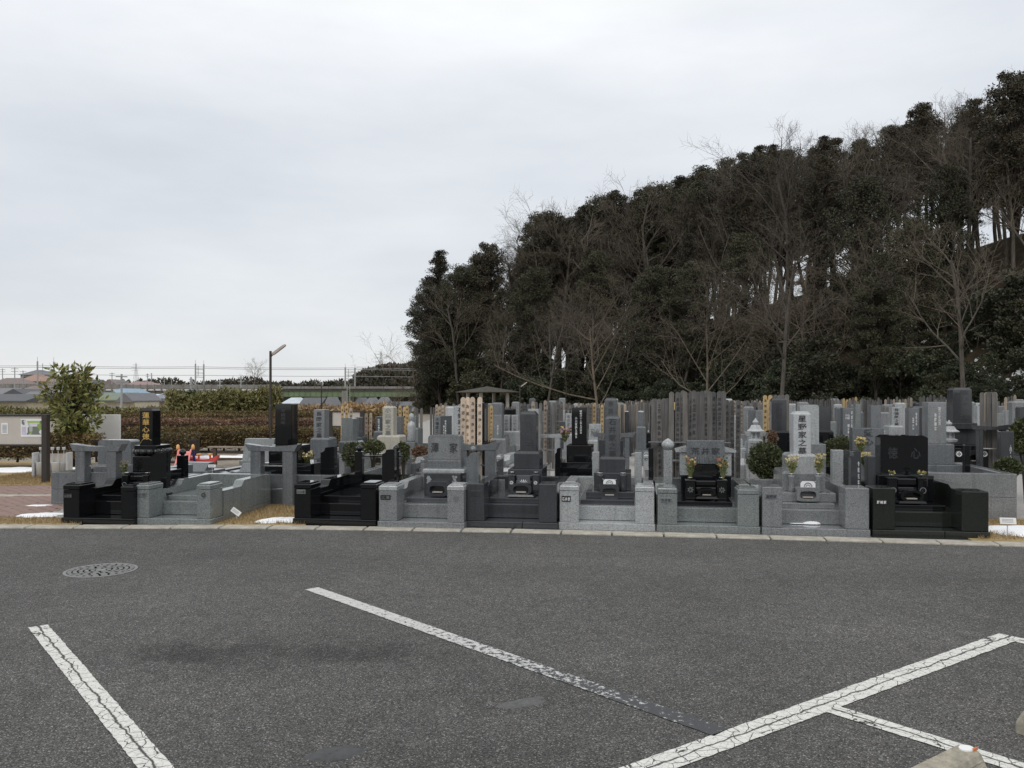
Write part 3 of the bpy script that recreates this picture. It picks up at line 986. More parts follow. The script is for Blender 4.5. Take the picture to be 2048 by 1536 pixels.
# ------------------------------------------------------------------ enclosure of one grave plot
def enclosure(label, fr, xr, mat, L, Rr, depth=1.8, base_h=.09, plate_l=None, plate_r=None, cap=True, step_v=.36, step_z=.26, slab_z=.32, slab_mat=None,
              wall_low=.41, wall_high=.49, split_base=False, cap_mat=None, right_low=False):
    """L, Rr: (front left px, front right px, top px) of the two gate pillars"""
    o = fr.thing('grave_enclosure', label, 'grave enclosure')
    w = fr.lx(xr)
    # base: front kerb and floor slab
    mm = MB()
    if split_base:
        mm.box(0, w * .62 - .002, 0, .16, .0, base_h, .006)
        mm.build('base_kerb', mat, o)
        mm = MB()
        mm.box(w * .62 + .002, w, 0, .16, .0, base_h, .006)
        mm.build('base_kerb', mat, o)
    else:
        mm.box(0, w, 0, .16, .0, base_h, .006)
        mm.build('base_kerb', mat, o)
    mm = MB()
    mm.box(.004, w - .004, .162, depth, .0, base_h - .003, .004)
    mm.build('floor_slab', mat, o)
    t_in = []
    for side, (a, b, yt), pl in (('l', L, plate_l), ('r', Rr, plate_r)):
        vf = .022
        x0, x1 = fr.lx(a, vf), fr.lx(b, vf)
        if side == 'l':
            x0 = max(x0, .008)
        else:
            x1 = min(x1, w - .008)
        zt = fr.lz((a + b) / 2, yt, vf + .02)
        d = .34
        mm = MB()
        if cap:
            ch = .075
            mm.box(x0 + .003, x1 - .003, vf + .003, vf + d - .003, base_h, zt - ch - .004, .005)
            p = mm.build('gate_pillar', mat, o)
            mm = MB()
            mm.box(x0, x1, vf, vf + d, zt - ch, zt - .022, .006)
            mm.frustum(x0 + .01, x1 - .01, vf + .01, vf + d - .01, zt - .023, zt - .014, .004)
            mm.box(x0 + .022, x1 - .022, vf + .022, vf + d - .022, zt - .015, zt, .006)
            mm.build('cap', cap_mat or mat, p)
        else:
            mm.box(x0, x1, vf, vf + d, base_h, zt, .008)
            p = mm.build('gate_pillar', mat, o)
        if pl:
            kind = pl[0]
            if kind == 'name':
                _, text, px0, px1, py0, py1, pm, im = pl
                plaque(p, text, fr.lx(px0, vf), fr.lx(px1, vf), fr.lz(px0, py1, vf), fr.lz(px0, py0, vf), vf, M[pm], M[im])
            else:
                _, pcx, pcy, pr, kd = pl
                crest(p, fr.lx(pcx, vf), fr.lz(pcx, pcy, vf), vf - .003, pr, M['inkgrey'] if kd != 'disc' else M['inkgrey'], M['hollow'] if kd == 'disc' else None, 'diamond')
        t_in.append((x0, x1))
    xi0, xi1 = t_in[0][1], t_in[1][0]
    # side walls with an S-shaped rise, then the back wall
    def prof(lo, hi, v0, v1):
        pts = [(v0, base_h), (v1, base_h), (v1, hi), (v0 + (v1 - v0) * .46, hi)]
        n = 8
        for k in range(n + 1):
            t = k / n
            pts.append((v0 + (v1 - v0) * (.46 - .09 * t), hi - (hi - lo) * (t * t * (3 - 2 * t))))
        pts += [(v0, lo)]
        return pts
    for x0, x1, nm in ((.004, .135, 'l'), (w - .135, w - .004, 'r')):
        mm = MB()
        if right_low and nm == 'r':
            mm.prismx([(.364, base_h), (depth - .13, base_h), (depth - .13, wall_high + .05), (.9, wall_high + .05), (.52, wall_low - .02), (.364, wall_low - .02)], x0, x1)
        else:
            mm.prismx(prof(wall_low, wall_high, .364, depth - .13), x0, x1)
        mm.build('side_wall', mat, o)
    mm = MB()
    mm.box(.004, w - .004, depth - .128, depth, base_h, wall_high, .006)
    mm.build('back_wall', mat, o)
    mm = MB()
    mm.box(.137, w - .137, step_v, depth - .13, base_h, step_z, .005)
    mm.build('step', mat, o)
    mm = MB()
    mm.box(xi0 - .02 if xi0 - .02 > .16 else .16, min(w - .16, xi1 - .01), step_v + .16, depth - .3, step_z, slab_z, .004)
    mm.build('slab', slab_mat or mat, o)
    return o

# wooden memorial slats (each a board with notched rounded head)
def slat_mesh(name, h, mat, w=.075):
    t = .011
    mm = MB()
    left, right = [], []
    top = h
    r = w / 2
    pts = [(-r, 0), (r, 0)]
    side = []
    z = h - .34
    for k in range(4):
        side += [(r, z), (r, z + .05), (r * .86, z + .057), (r, z + .064)]
        z += .07
    side += [(r * .97, h - r * .9), (r * .78, h - r * .42), (r * .42, h - r * .1), (0, h)]
    pts = [(-r, 0), (r, 0)] + side + [(-x, q) for x, q in side[-2::-1]]
    mm.prism(pts, -t / 2, t / 2)
    return mm.mesh(name, mat)
slat_meshes = {}
for mt in ('woodgrey', 'woodmid', 'woodyellow', 'woodpale'):
    for hh in (1.2, 1.35, 1.5):
        slat_meshes[mt, hh] = slat_mesh('memorial_slat', hh, M[mt])
script_meshes = {'woodgrey': [], 'woodpale': []}
for mtn, inkn in (('woodgrey', 'woodink'), ('woodpale', 'ink')):
    for k in range(7):
        mm = MB()
        zz = -R.uniform(.09, .16)
        while zz > -1.15:
            hh = R.uniform(.05, .075) if mtn == 'woodgrey' else R.uniform(.05, .062)
            glyphs(mm, R.choice(SUTRA), R.uniform(-.004, .004), zz, R.uniform(.044, .058), hh, -.0075, R.uniform(0, .2))
            zz -= hh * R.uniform(1.05, 1.5) if mtn == 'woodgrey' else hh * 1.85
        script_meshes[mtn].append(mm.mesh('brush_writing', M[inkn]))
slats_made = 0
slat_rest = {}
def slats(fr, label, x_from, x_to, ytop, v, mats, n=None, jit=.012, gap=None, writing=True, lean=.02, group=None, seed=0):
    global slats_made
    r2 = random.Random(seed + int(x_from * 7))
    a, b = fr.lx(x_from, v), fr.lx(x_to, v)
    n = n or max(2, int((b - a) / (gap or .088)))
    for i in range(n):
        x = a + (b - a) * (i + .5) / n + r2.uniform(-.006, .006)
        zt = fr.lz((x_from + x_to) / 2, ytop, v) + r2.uniform(-jit, jit)
        mt = r2.choice(mats)
        hh = 1.2 if zt < 1.3 else (1.35 if zt < 1.45 else 1.5)
        vv = v + r2.uniform(-.012, .012) + (i % 2) * .025
        p = fr.O + fr.e1 * x + fr.e2 * vv
        if slats_made < 296:
            o = inst('wooden_tablet', slat_meshes[mt, hh], None, (p.x, p.y, zt - hh), fr.r, None, label=label, category='wooden tablet', group=group or label)
            o.rotation_euler = (r2.uniform(-.01, .01), r2.uniform(-lean, lean), fr.r + r2.uniform(-.3, .3))
            if writing:
                if mt != 'woodgrey' or r2.random() < .75:
                    inst('brush_writing', script_meshes['woodgrey' if mt == 'woodgrey' else 'woodpale'][r2.randrange(7)], o, (0, 0, hh), kind='stuff')
            slats_made += 1
        else:
            mm = slat_rest.setdefault(mt, MB())
            mm.m = Matrix.Translation((p.x, p.y, zt - 1.2)) @ Matrix.Rotation(fr.r + r2.uniform(-.12, .12), 4, 'Z')
            mm.prism([(-.037, 0), (.037, 0), (.037, 1.15), (.02, 1.19), (0, 1.2), (-.02, 1.19), (-.037, 1.15)], -.006, .006)
            mm.m = None

def slat_stand(fr, label, xl, xr, yt, v, mat, zbot=0.0, beam=.10, post=None, curved=True, rail=True, group=None, d=.16):
    """stone frame that memorial slats lean in: two posts, an upswept beam, steel rails"""
    o = fr.thing('slat_stand', label, 'slat stand', group)
    x0, x1 = fr.lx(xl, v), fr.lx(xr, v)
    zt = fr.lz((xl + xr) / 2, yt, v)
    w = x1 - x0
    mm = MB()
    if curved:
        n = 10
        top = []
        for k in range(n + 1):
            u = k / n * 2 - 1
            top.append((x0 + w * k / n, zt - beam * .38 * (1 - abs(u) ** 1.6)))
        und = [(x0 + w * .93, zt - beam * 1.0), (x0 + w * .07, zt - beam * 1.0)]
        mm.prism([und[1], und[0]] + top[::-1], v, v + d)
    else:
        mm.box(x0, x1, v, v + d, zt - beam, zt, .006)
    mm.build('beam', mat, o)
    pw = post or w * .16
    zb = zt - beam
    for c in (x0 + w * .2, x1 - w * .2):
        mm = MB()
        mm.box(c - pw / 2, c + pw / 2, v + .005, v + d - .005, zbot, zb - .001, .006)
        mm.build('post', mat, o)
    if rail:
        for z in (zbot + (zb - zbot) * .3, zbot + (zb - zbot) * .72):
            mm = MB()
            mm.box(x0 + w * .2 + pw / 2, x1 - w * .2 - pw / 2, v + d * .4, v + d * .55, z, z + .024, .003)
            mm.build('rail', M['steel'], o)
    return o
# ------------------------------------------------------------------ front row of graves, left to right
def carve(parent, name, mat, pts, r, y):
    """little relief petals set on a face"""
    mm = MB()
    for cx, cz in pts:
        for k in range(6):
            a = 2 * PI * k / 6
            mm.add([(cx, y, cz), (cx + r * .6 * math.cos(a - .4), y - .004, cz + r * .6 * math.sin(a - .4)), (cx + r * math.cos(a), y, cz + r * math.sin(a)), (cx + r * .6 * math.cos(a + .4), y - .004, cz + r * .6 * math.sin(a + .4))], [(0, 1, 2, 3)])
    return mm.build(name, mat, parent)
def pt(fr, x, y, v):
    l, z = fr.lx(x, v), fr.lz(x, y, v)
    p = fr.O + fr.e1 * l + fr.e2 * v
    return (p.x, p.y, z)
def flower_stand(fr, label, pxs, yt, yb, v, d, mat, wpx, kind='ring', steel=True, crest_mat='whitepaint', z0=None, bridge=True):
    """pair of stone flower stands joined by a crosspiece, with crests and steel cups"""
    o = fr.thing('flower_stand', label, 'flower stand')
    xs_ = []
    for px in pxs:
        a, b = fr.lx(px - wpx / 2, v), fr.lx(px + wpx / 2, v)
        zt, zb = fr.lz(px, yt, v), (fr.lz(px, yb, v) if z0 is None else z0)
        mm = MB()
        mm.box(a, b, v, v + d, zb, zt - .012, .008)
        mm.frustum(a - .006, b + .006, v - .006, v + d + .006, zt - .012, zt, .004)
        mm.build('stand', mat, o)
        if kind:
            crest(o, (a + b) / 2, (zt + zb) / 2, v - .003, min(b - a, zt - zb) * .36, M[crest_mat], None, kind)
        mm = MB()
        mm.lathe([(.018, zt - .005), (.02, zt + .02), (.034, zt + .026), (.034, zt + .031), (.02, zt + .028)], (a + b) / 2, v + d / 2, 12)
        mm.build('steel_cup', M['steel'], o, True)
        xs_.append((a, b, zt, zb))
    if bridge:
        a, b = xs_[0][1], xs_[1][0]
        zt, zb = xs_[0][2], xs_[0][3]
        h = zt - zb
        for z0_, z1_, inset in ((zb + h * .35, zb + h * .62, 0.0), (zb + h * .68, zb + h * .95, .02)):
            mm = MB()
            mm.box(a + .002, b - .002, v + .02 + inset, v + d, z0_, z1_, .012)
            mm.build('crosspiece', mat, o)
    return o
def tablet(fr, label, xl, xr, yt, v, d, mat, zbot, style='flat', text=None, ink='whitepaint', fin=None):
    o = fr.thing('memorial_tablet', label, 'memorial tablet')
    x0, x1 = fr.lx(xl, v), fr.lx(xr, v)
    zt = fr.lz((xl + xr) / 2, yt, v)
    stone_block(o, 'slab', mat, x0, x1, v, v + d, zbot + .03, zt, style)
    mm = MB()
    mm.box(x0 - .02, x1 + .02, v - .02, v + d + .02, zbot, zbot + .03, .004)
    mm.build('foot', mat, o)
    if text:
        for i, s in enumerate(text):
            w = (x1 - x0)
            write(o, s, x1 - w * (.25 + .3 * i), zt - (zt - zbot) * .16, zt - (zt - zbot) * .8, v - .004, M[ink], True, w * .2)
    if fin:
        ball_finial(o, (x0 + x1) / 2, v + d / 2, zt - .002, fin, mat)
    return o
def post(fr, label, xl, xr, yt, v, d, mat, zbot, fin=None, tip=None):
    o = fr.thing('stone_post', label, 'stone post')
    x0, x1 = fr.lx(xl, v), fr.lx(xr, v)
    zt = fr.lz((xl + xr) / 2, yt, v)
    stone_block(o, 'shaft', mat, x0, x1, v, v + d, zbot, zt, 'flat')
    if fin:
        ball_finial(o, (x0 + x1) / 2, v + d / 2, zt - .002, fin, mat)
    return o

P = {}
P[1] = Frame(122, 10.56, -7.5)
P[2] = Frame(269, 10.52, -7)
P[3] = Frame(585, 10.50, -9)
P[4] = Frame(755, 10.27)
P[5] = Frame(931, 10.26)
P[6] = Frame(1117, 10.17)
P[7] = Frame(1313.5, 9.98)
P[8] = Frame(1524, 9.77)
P[9] = Frame(1745, 9.60)

# 1: black plot at the far left
f = P[1]
enclosure('polished black grave enclosure at the left end of the front row', f, 267, M['black'], (123, 158, 967), (241, 267, 970), plate_l=('name', '山田家', 128, 145, 987, 996, 'hollow', 'inkgrey'))
o, inf = monument(f, 'polished black gravestone with gold writing on a lotus base', [(279, 305, 816, 1.05, .21, 'cap'), (268, 312, 891, .98, .38, 'flat'), (265, 303, 913, .90, .46, 'flat'), (255, 312, 945, .80, .66, 'flat')], M['black'], .32,
                  text=('蓮華無量寿'[:2] + '心徳', 'gold', 'v', (.5, .62, .10, .86)))
mm = MB()
x0, x1, v0, v1, zb, zt = inf[1]
for k in range(16):
    a = 2 * PI * k / 16
    cx, cy = (x0 + x1) / 2 + .21 * math.cos(a), (v0 + v1) / 2 + .21 * math.sin(a)
    mm.lathe([(.005, zb + .005), (.05, zb + .03), (.06, zb + .06), (.045, zb + .09), (.01, zb + .1)], cx, cy, 8)
mm.build('lotus_petals', M['black'], o, True)
mm = MB()
x0, x1, v0, v1, zb, zt = inf[0]
cx = (x0 + x1) / 2
for sx_ in (-1, 1):                       # long sweeping tails of the brush writing
    pts = [(cx + sx_ * (.01 + .075 * k / 6), zb + .10 - .08 * (k / 6) ** (1.6 if sx_ < 0 else 1.0) * (1 if sx_ < 0 else .45)) for k in range(7)]
    for (ax, az), (bx, bz) in zip(pts, pts[1:]):
        mm.add([(ax, v0 - .004, az), (bx, v0 - .004, bz), (bx, v0 - .004, bz + .006), (ax, v0 - .004, az + .006)], [(0, 1, 2, 3)])
mm.build('brush_tails', M['gold'], o)
flower_stand(f, 'black flower stands with steel cups before the gold lettered stone', (249, 291), 950, 965, .68, .1, M['black'], 12, 'ring', crest_mat='inkgrey', z0=.32)
bouquet('withered brown flower stems left of the black gold-lettered stone', pt(f, 249, 948, .73), .17, .06, ['straw', 'reed'], 16, 5)
tablet(f, 'tall black memorial tablet standing right of the gold-lettered stone', 300, 333, 904, .62, .1, M['black'], .32, 'step')
post(f, 'black stone post with ball top behind the black tablet', 353, 368, 911, 1.62, .13, M['black'], 0, .05)

# 2: empty pale green-grey plot
f = P[2]
enclosure('empty pale grey-green grave enclosure with a round black crest on its pillar', f, 421, M['green'], (271, 298, 967), (392.5, 420.5, 967), plate_l=('name', '小田', 276, 293, 984, 993.5, 'inkgrey', 'ink'), plate_r=('crest', 407, 990, .032, 'disc'), depth=1.85)
# 3: black plot without a stone
f = P[3]
enclosure('empty polished black grave enclosure beside the dry lawn', f, 752, M['black'], (586, 621, 965), (720, 752, 965), plate_l=('name', '小川家', 593.5, 611, 979, 987.5, 'inkgrey', 'hollow'), step_z=.24)
tablet(f, 'black stepped memorial tablet at the rear of the empty black plot', 764, 789, 898, 1.05, .09, M['black'], .3, 'step')
slat_stand(f, 'low steel-railed slat stand between black posts with ball tops', 700, 806, 911, 1.62, M['black'], .2, .02, .001, False, False, d=.03)
for a, b, w_ in ((709, 724, 'left'), (784, 798, 'right')):
    post(f, 'black ball-topped post at the %s end of the empty black plot' % w_, a, b, 903, 1.6, .1, M['black'], .1, .05)

# 4: grey plot with a wide two-character stone
f = P[4]
enclosure('speckled grey grave enclosure with diamond crest on its right pillar', f, 928.5, M['mid'], (755.5, 794, 969), (894, 928, 969), plate_l=('name', '三澤', 761, 781, 990, 999, 'hollow', 'inkgrey'), plate_r=('crest', 911.5, 997.5, .036, 'ring'), slab_mat=M['dark'], cap_mat=M['light'])
o, inf = monument(f, 'wide grey gravestone with two dark characters on a dark base', [(856, 921, 870, .98, .2, 'round', 'mid'), (855, 922, 921.5, .97, .22, 'flat', 'slate'), (845, 928, 938.5, .86, .46, 'ease', 'light'), (848, 921, 947, .80, .5, 'flat', 'charcoal')], M['mid'], .32,
                  text=('澤 家', 'ink', 'h', (.5, .86, .27, .72)))
x0, x1, v0, v1, zb, zt = inf[0]
mm = MB()
for a, b, c, d in ((x0 + .012, x0 + .018, zb + .02, zt - .02), (x1 - .018, x1 - .012, zb + .02, zt - .02), (x0 + .018, x1 - .018, zb + .02, zb + .026), (x0 + .018, x1 - .018, zt - .026, zt - .02)):
    mm.box(a, b, v0 - .003, v0 + .002, c, d, 0)
mm.build('border_groove', M['inkgrey'], o)
x0, x1, v0, v1, zb, zt = inf[3]
carve(o, 'carved_hydrangeas', M['pale'], [(x0 + (x1 - x0) * u + R.uniform(-.02, .02), zb + (zt - zb) * w + R.uniform(-.02, .02)) for u in (.14, .84) for w in (.62, .72, .82) for _ in range(3)], .022, v0 - .004)
incense_box(f, 'dark stone incense house before the wide two-character stone', 853, 895, 964, 993, .58, .2, M['charcoal'])
tablet(f, 'grey memorial tablet with onion finial right of the two-character stone', 932, 957, 905, .98, .14, M['slate'], .32, 'step', fin=.045)

# 5: charcoal plot
f = P[5]
enclosure('charcoal granite grave enclosure in the middle of the front row', f, 1115, M['charcoal'], (932, 968, 967), (1077, 1113, 968), cap=False, plate_l=('name', '有田', 941, 961, 981, 992, 'charcoal', 'ink'), split_base=True)
o, inf = monument(f, 'charcoal upright gravestone on a block base with white lotus relief', [(1040, 1073, 823, 1.0, .23, 'cap'), (1028, 1079, 903, .92, .42, 'ease'), (1016, 1084, 939, .82, .62, 'flat')], M['charcoal'], .32,
                  text=('先祖代々之墓', 'inkfaint', 'v', (.5, .62, .06, .96)))
flower_stand(f, 'charcoal flower stands with white flower crests beside the lotus relief', (1023, 1071), 949, 969, .66, .12, M['charcoal'], 13, 'petals', z0=.40)
mm = MB()
mo_ = f.thing('lotus_relief_stone', 'charcoal stone with a white fan-shaped lotus relief', 'stone block')
a, b = f.lx(1033, .62), f.lx(1061, .62)
mm.frustum(a, b, .62, .76, f.lz(1047, 967, .62), f.lz(1047, 953, .62), .012)
mm.build('block', M['charcoal'], mo_)
mm = MB()
cz0, cxx = f.lz(1047, 966, .62), f.lx(1047, .62)
for k in range(7):
    a_ = PI * (k + .5) / 7
    mm.add([(cxx + .02 * math.cos(a_), .612, cz0 + .004), (cxx + .05 * math.cos(a_ - .14), .613, cz0 + .03 * math.sin(a_)), (cxx + .066 * math.cos(a_), .614, cz0 + .045 * math.sin(a_) + .008), (cxx + .05 * math.cos(a_ + .14), .613, cz0 + .03 * math.sin(a_))], [(0, 1, 2, 3)])
mm.build('lotus_relief', M['whitepaint'], mo_)
incense_box(f, 'charcoal oval incense burner on a stepped foot', 1020, 1063, 967, 990, .60, .2, M['charcoal'], 'oval')

# 6: light grey plot
f = P[6]
enclosure('light grey speckled grave enclosure with a black nameplate', f, 1310.5, M['light'], (1118, 1158, 969), (1270, 1310, 971), plate_l=('name', '石井家', 1123.5, 1141.5, 992, 1003, 'hollow', 'whitepaint'), slab_mat=M['charcoal'], step_v=.26)
o, inf = monument(f, 'dark grey upright gravestone above a white crest plate', [(1210, 1240, 832, 1.0, .21, 'cap', 'dark'), (1199, 1251, 914, .93, .4, 'ease', 'charcoal'), (1188, 1262, 946, .80, .6, 'flat', 'charcoal'), (1172, 1268, 984, .6, .95, 'flat', 'charcoal')], M['dark'], .32,
                  text=('石井家之墓', 'ink', 'v', (.5, .58, .04, .97)))
for px, w_ in ((1200, 'left'), (1246, 'right')):
    oo = f.thing('stone_vase', '%s round stone vase beside the white crest plate' % w_, 'vase')
    vase(oo, f.lx(px, .70), .74, f.lz(px, 983, .7), f.lz(px, 949, .7) - f.lz(px, 983, .7), .045, M['charcoal'])
incense_box(f, 'charcoal incense house carrying a white crest plate', 1200, 1238, 968.5, 999, .58, .2, M['charcoal'], 'box', .062)
for a, b, yt, w_ in ((1184.5, 1198.5, 904, 'left'), (1269, 1283.5, 905, 'right')):
    post(f, 'plain light grey stone post %s of the dark upright stone' % w_, a, b, yt, 1.35, .12, M['light'], .2)
tablet(f, 'narrow black tablet edge-on between light grey plots', 1297, 1307, 896, 1.3, .14, M['black'], .2)

# 7: grey house-shaped grave
f = P[7]
enclosure('greenish grey grave enclosure before the house-shaped stone', f, 1521, M['green'], (1313, 1355, 974), (1475, 1520, 976), plate_l=('name', '荒井家', 1321, 1343, 995, 1005, 'mid', 'ink'), slab_mat=M['black'], step_v=.3)
o = f.thing('gravestone', 'house-shaped grey gravestone with three dark characters and rain streaks', 'gravestone')
v = 1.15
zr = lambda y, vv=v: f.lz(1410, y, vv)
a, b = f.lx(1360, v), f.lx(1463, v)
mm = MB(); mm.box(a, b, v, v + .3, zr(951), zr(904.5), .004); mm.build('house_wall', M['light'], o)
mm = MB()
a2, b2 = f.lx(1351, v), f.lx(1472, v)
mm.prism([(a2, zr(904.3)), (b2, zr(904.3)), (b2, zr(900)), ((a2 + b2) / 2, zr(884)), (a2, zr(900))], v - .03, v + .33)
mm.build('gable_roof', M['light'], o)
mm = MB(); mm.box(a + .01, b - .01, v - .05, v + .32, .30, zr(951.2), .005); mm.build('lower_base', M['black'], o)
v2 = .98
x0, x1 = f.lx(1373, v2), f.lx(1449, v2)
zt, zb = f.lz(1410, 881, v2), f.lz(1410, 928, v2)
mm = MB(); mm.box(x0, x1, v2, v2 + .13, zb, zt, .006); mm.build('front_slab', M['slate'], o)
write(o, '荒井家', (x0 + x1) / 2, zt - .085, zb + .115, v2 - .004, M['ink'], False, (x1 - x0) * .80, sh=0)
mm = MB()
r2 = random.Random(3)
for k in range(26):
    xx = x0 + (x1 - x0) * (.1 + .8 * r2.random())
    hgt = r2.uniform(.04, .11)
    mm.box(xx, xx + r2.uniform(.002, .006), v2 - .0015, v2 + .001, zb + .002, zb + hgt, 0)
mm.build('rain_streaks', M['inkfaint'], o)
mm = MB(); mm.box(f.lx(1384, v2), f.lx(1441, v2), v2 + .01, v2 + .12, .42, zb - .001, .005); mm.build('black_plinth', M['black'], o)
mm = MB(); mm.box(f.lx(1380, .86), f.lx(1446, .86), .86, v2 + .16, .30, .42, .008); mm.build('middle_base', M['black'], o)
flower_stand(f, 'black crested flower stands before the house-shaped stone', (1381, 1444), 960, 982, .66, .12, M['black'], 20, 'petals', crest_mat='inkgrey', z0=.32)
bouquet('orange and yellow flowers left of the three-character stone', pt(f, 1380, 957, .71), .27, .07, ['orangef', 'orangef', 'yellowf', 'leafloquat'], 24, 8)
bouquet('orange and bright yellow flowers right of the three-character stone', pt(f, 1446, 957, .71), .27, .075, ['orangef', 'yellowf', 'orangef', 'stem'], 24, 12)
incense_box(f, 'black oval incense burner under the house-shaped stone', 1396, 1432, 978, 994, .52, .18, M['black'], 'oval')
post(f, 'tall pale stone post with a large ball top', 1327.5, 1345, 901, 1.45, .13, M['light'], .1, .085)

# 8: grey plot with the pale upright stone
f = P[8]
enclosure('grey grave enclosure with a small heap of snow on its floor', f, 1741, M['mid'], (1524, 1565, 974), (1691, 1739, 976), cap=False, plate_l=('name', '星野家', 1531, 1554, 988, 997.5, 'slate', 'ink'), slab_mat=M['mid'], step_v=.34)
o, inf = monument(f, 'pale upright gravestone with five bold dark characters', [(1587, 1622, 823, 1.05, .24, 'cap', 'pale'), (1576, 1634, 908.5, .97, .44, 'ease', 'light'), (1564, 1650, 943, .86, .66, 'ease', 'mid'), (1556, 1672, 986, .66, .95, 'flat', 'mid')], M['pale'], .32,
                  text=('星野家之墓', 'ink', 'v', (.5, .56, .07, .96)))
for px, w_ in ((1584, 'left'), (1638, 'right')):
    oo = f.thing('stone_vase', '%s round grey stone vase at the foot of the pale stone' % w_, 'vase')
    vase(oo, f.lx(px, .70), .75, f.lz(px, 986, .7), f.lz(px, 951, .7) - f.lz(px, 986, .7), .042, M['mid'])
    bouquet('cream and yellow dried flowers in the %s vase of the pale stone' % w_, pt(f, px, 949, .75), .24, .075, ['creamf', 'creamf', 'yellowf'], 30, int(px))
incense_box(f, 'grey incense house with scalloped mouth and white crest plate', 1594, 1639, 975, 1003, .56, .2, M['mid'], 'box', .075)
tablet(f, 'dark slim tablet with white writing between the grey and black plots', 1702, 1722, 903, .95, .12, M['charcoal'], .2, 'step', ['令和元年建立'])
post(f, 'light grey stone post right of the pale upright stone', 1665, 1687, 900, 1.45, .13, M['light'], .1)

# 9: dark green-black plot at the right
f = P[9]
enclosure('dark green-black grave enclosure at the right end of the front row', f, 1981, M['blackgreen'], (1746, 1791, 976), (1924, 1979, 983), cap=False, plate_l=('name', '藤崎家', 1752, 1773.5, 999, 1009, 'hollow', 'whitepaint'), slab_mat=M['black'], step_v=.34, split_base=True, right_low=True)
o, inf = monument(f, 'wide black gravestone with cut corners and faint engraving', [(1761, 1856, 871, 1.02, .24, 'chamfer', 'black'), (1757, 1868, 951, .9, .5, 'flat', 'black')], M['black'], .32,
                  text=('徳 心', 'inkghost', 'h', (.5, .72, .28, .62)))
flower_stand(f, 'black flower stands with ringed crests before the wide black stone', (1786, 1846), 955, 978, .68, .13, M['black'], 19, 'ring', crest_mat='inkgrey', z0=.32)
for px, sd in ((1783, 4), (1845, 6)):
    bouquet('wilted yellow flowers in the %s cup of the wide black stone' % ('left' if sd == 4 else 'right'), pt(f, px, 953, .74), .07, .05, ['yellowf'], 7, sd)
incense_box(f, 'black oval incense burner before the wide black stone', 1802, 1848, 981, 1003, .54, .2, M['black'], 'oval')
post(f, 'dark stone post with pale top left of the wide black stone', 1734, 1752, 913, 1.0, .13, M['charcoal'], .1)

# ------------------------------------------------------------------ second row, backs towards us
def RF(x, Y, rot=-9.5):
    return Frame(x, Y, rot)
def plot2(label, x0, x1, Y, mat, h=.42, depth=1.7, ypx=None, rot=-9, wall=.14):
    """low walled plot seen from behind"""
    f = Frame(x0, Y, rot)
    o = f.thing('grave_enclosure', label, 'grave enclosure')
    w = f.lx(x1)
    for nm, a, b, c, d in (('back_wall', 0, w, 0, wall), ('side_wall', 0, wall, wall + .002, depth), ('side_wall', w - wall, w, wall + .002, depth)):
        mm = MB()
        mm.box(a, b, c, d, 0, h * .5 - .002, .006)
        mm.box(a, b, c, d, h * .5, h, .006)
        mm.build(nm, M[mat], o)
    mm = MB()
    mm.box(wall + .002, w - wall - .002, wall + .004, depth, 0, h * .55, .004)
    mm.build('floor_slab', M[mat], o)
    return f
plot2('dark grey walled plot behind the black plot at the far left', 102, 262, 12.35, 'slate', .50)
plot2('grey walled plot behind the dry lawn', 500, 700, 12.45, 'slate', .46)
plot2('grey walled plot behind the wide two-character stone', 850, 1010, 12.05, 'mid', .44)
plot2('black walled plot behind the charcoal plot', 1105, 1200, 11.95, 'black', .45)
plot2('grey walled plot behind the house-shaped stone', 1290, 1480, 11.75, 'mid', .44)
plot2('grey walled plot behind the pale upright stone', 1530, 1700, 11.55, 'mid', .44)
plot2('large cracked grey block plot behind the right end', 1850, 2034, 11.0, 'mid', .62, 1.9)

f = RF(138, 12.15)
slat_stand(f, 'empty grey slat stand with upswept beam at the far left', 138, 243, 888, 0, M['slate'], .0, .105, .155)
f = RF(196, 13.1)
monument(f, 'wide blue-grey gravestone seen behind the empty stand at the far left', [(196, 262, 880, 0, .24, 'round', 'slate'), (186, 275, 929, -.05, .5, 'flat', 'slate')], M['slate'], .0)
f = RF(488, 12.25)
slat_stand(f, 'empty grey slat stand with upswept beam before the tall black stone', 489, 596, 888, 0, M['slate'], .0, .105, .16)
f = RF(549, 13.1)
monument(f, 'tall plain black gravestone in front of the hedges', [(550, 583, 808, 0, .24, 'flat'), (537, 596, 891, -.1, .48, 'flat'), (520, 622, 927, -.25, .8, 'flat')], M['black'], .0,
         text=('平成元年', 'inkfaint', 'v', (.5, .34, .12, .5)))
bouquet('white and yellow flowers right of the tall black stone', at(614, 932, 13.2), .22, .12, ['creamf', 'yellowf', 'leafbox', 'leafbox'], 34, 31)
f = RF(641, 12.9)
tablet(f, 'black stepped memorial tablet under the beige-grey upright stones', 641, 669, 893, 0, .12, M['black'], .0, 'step')
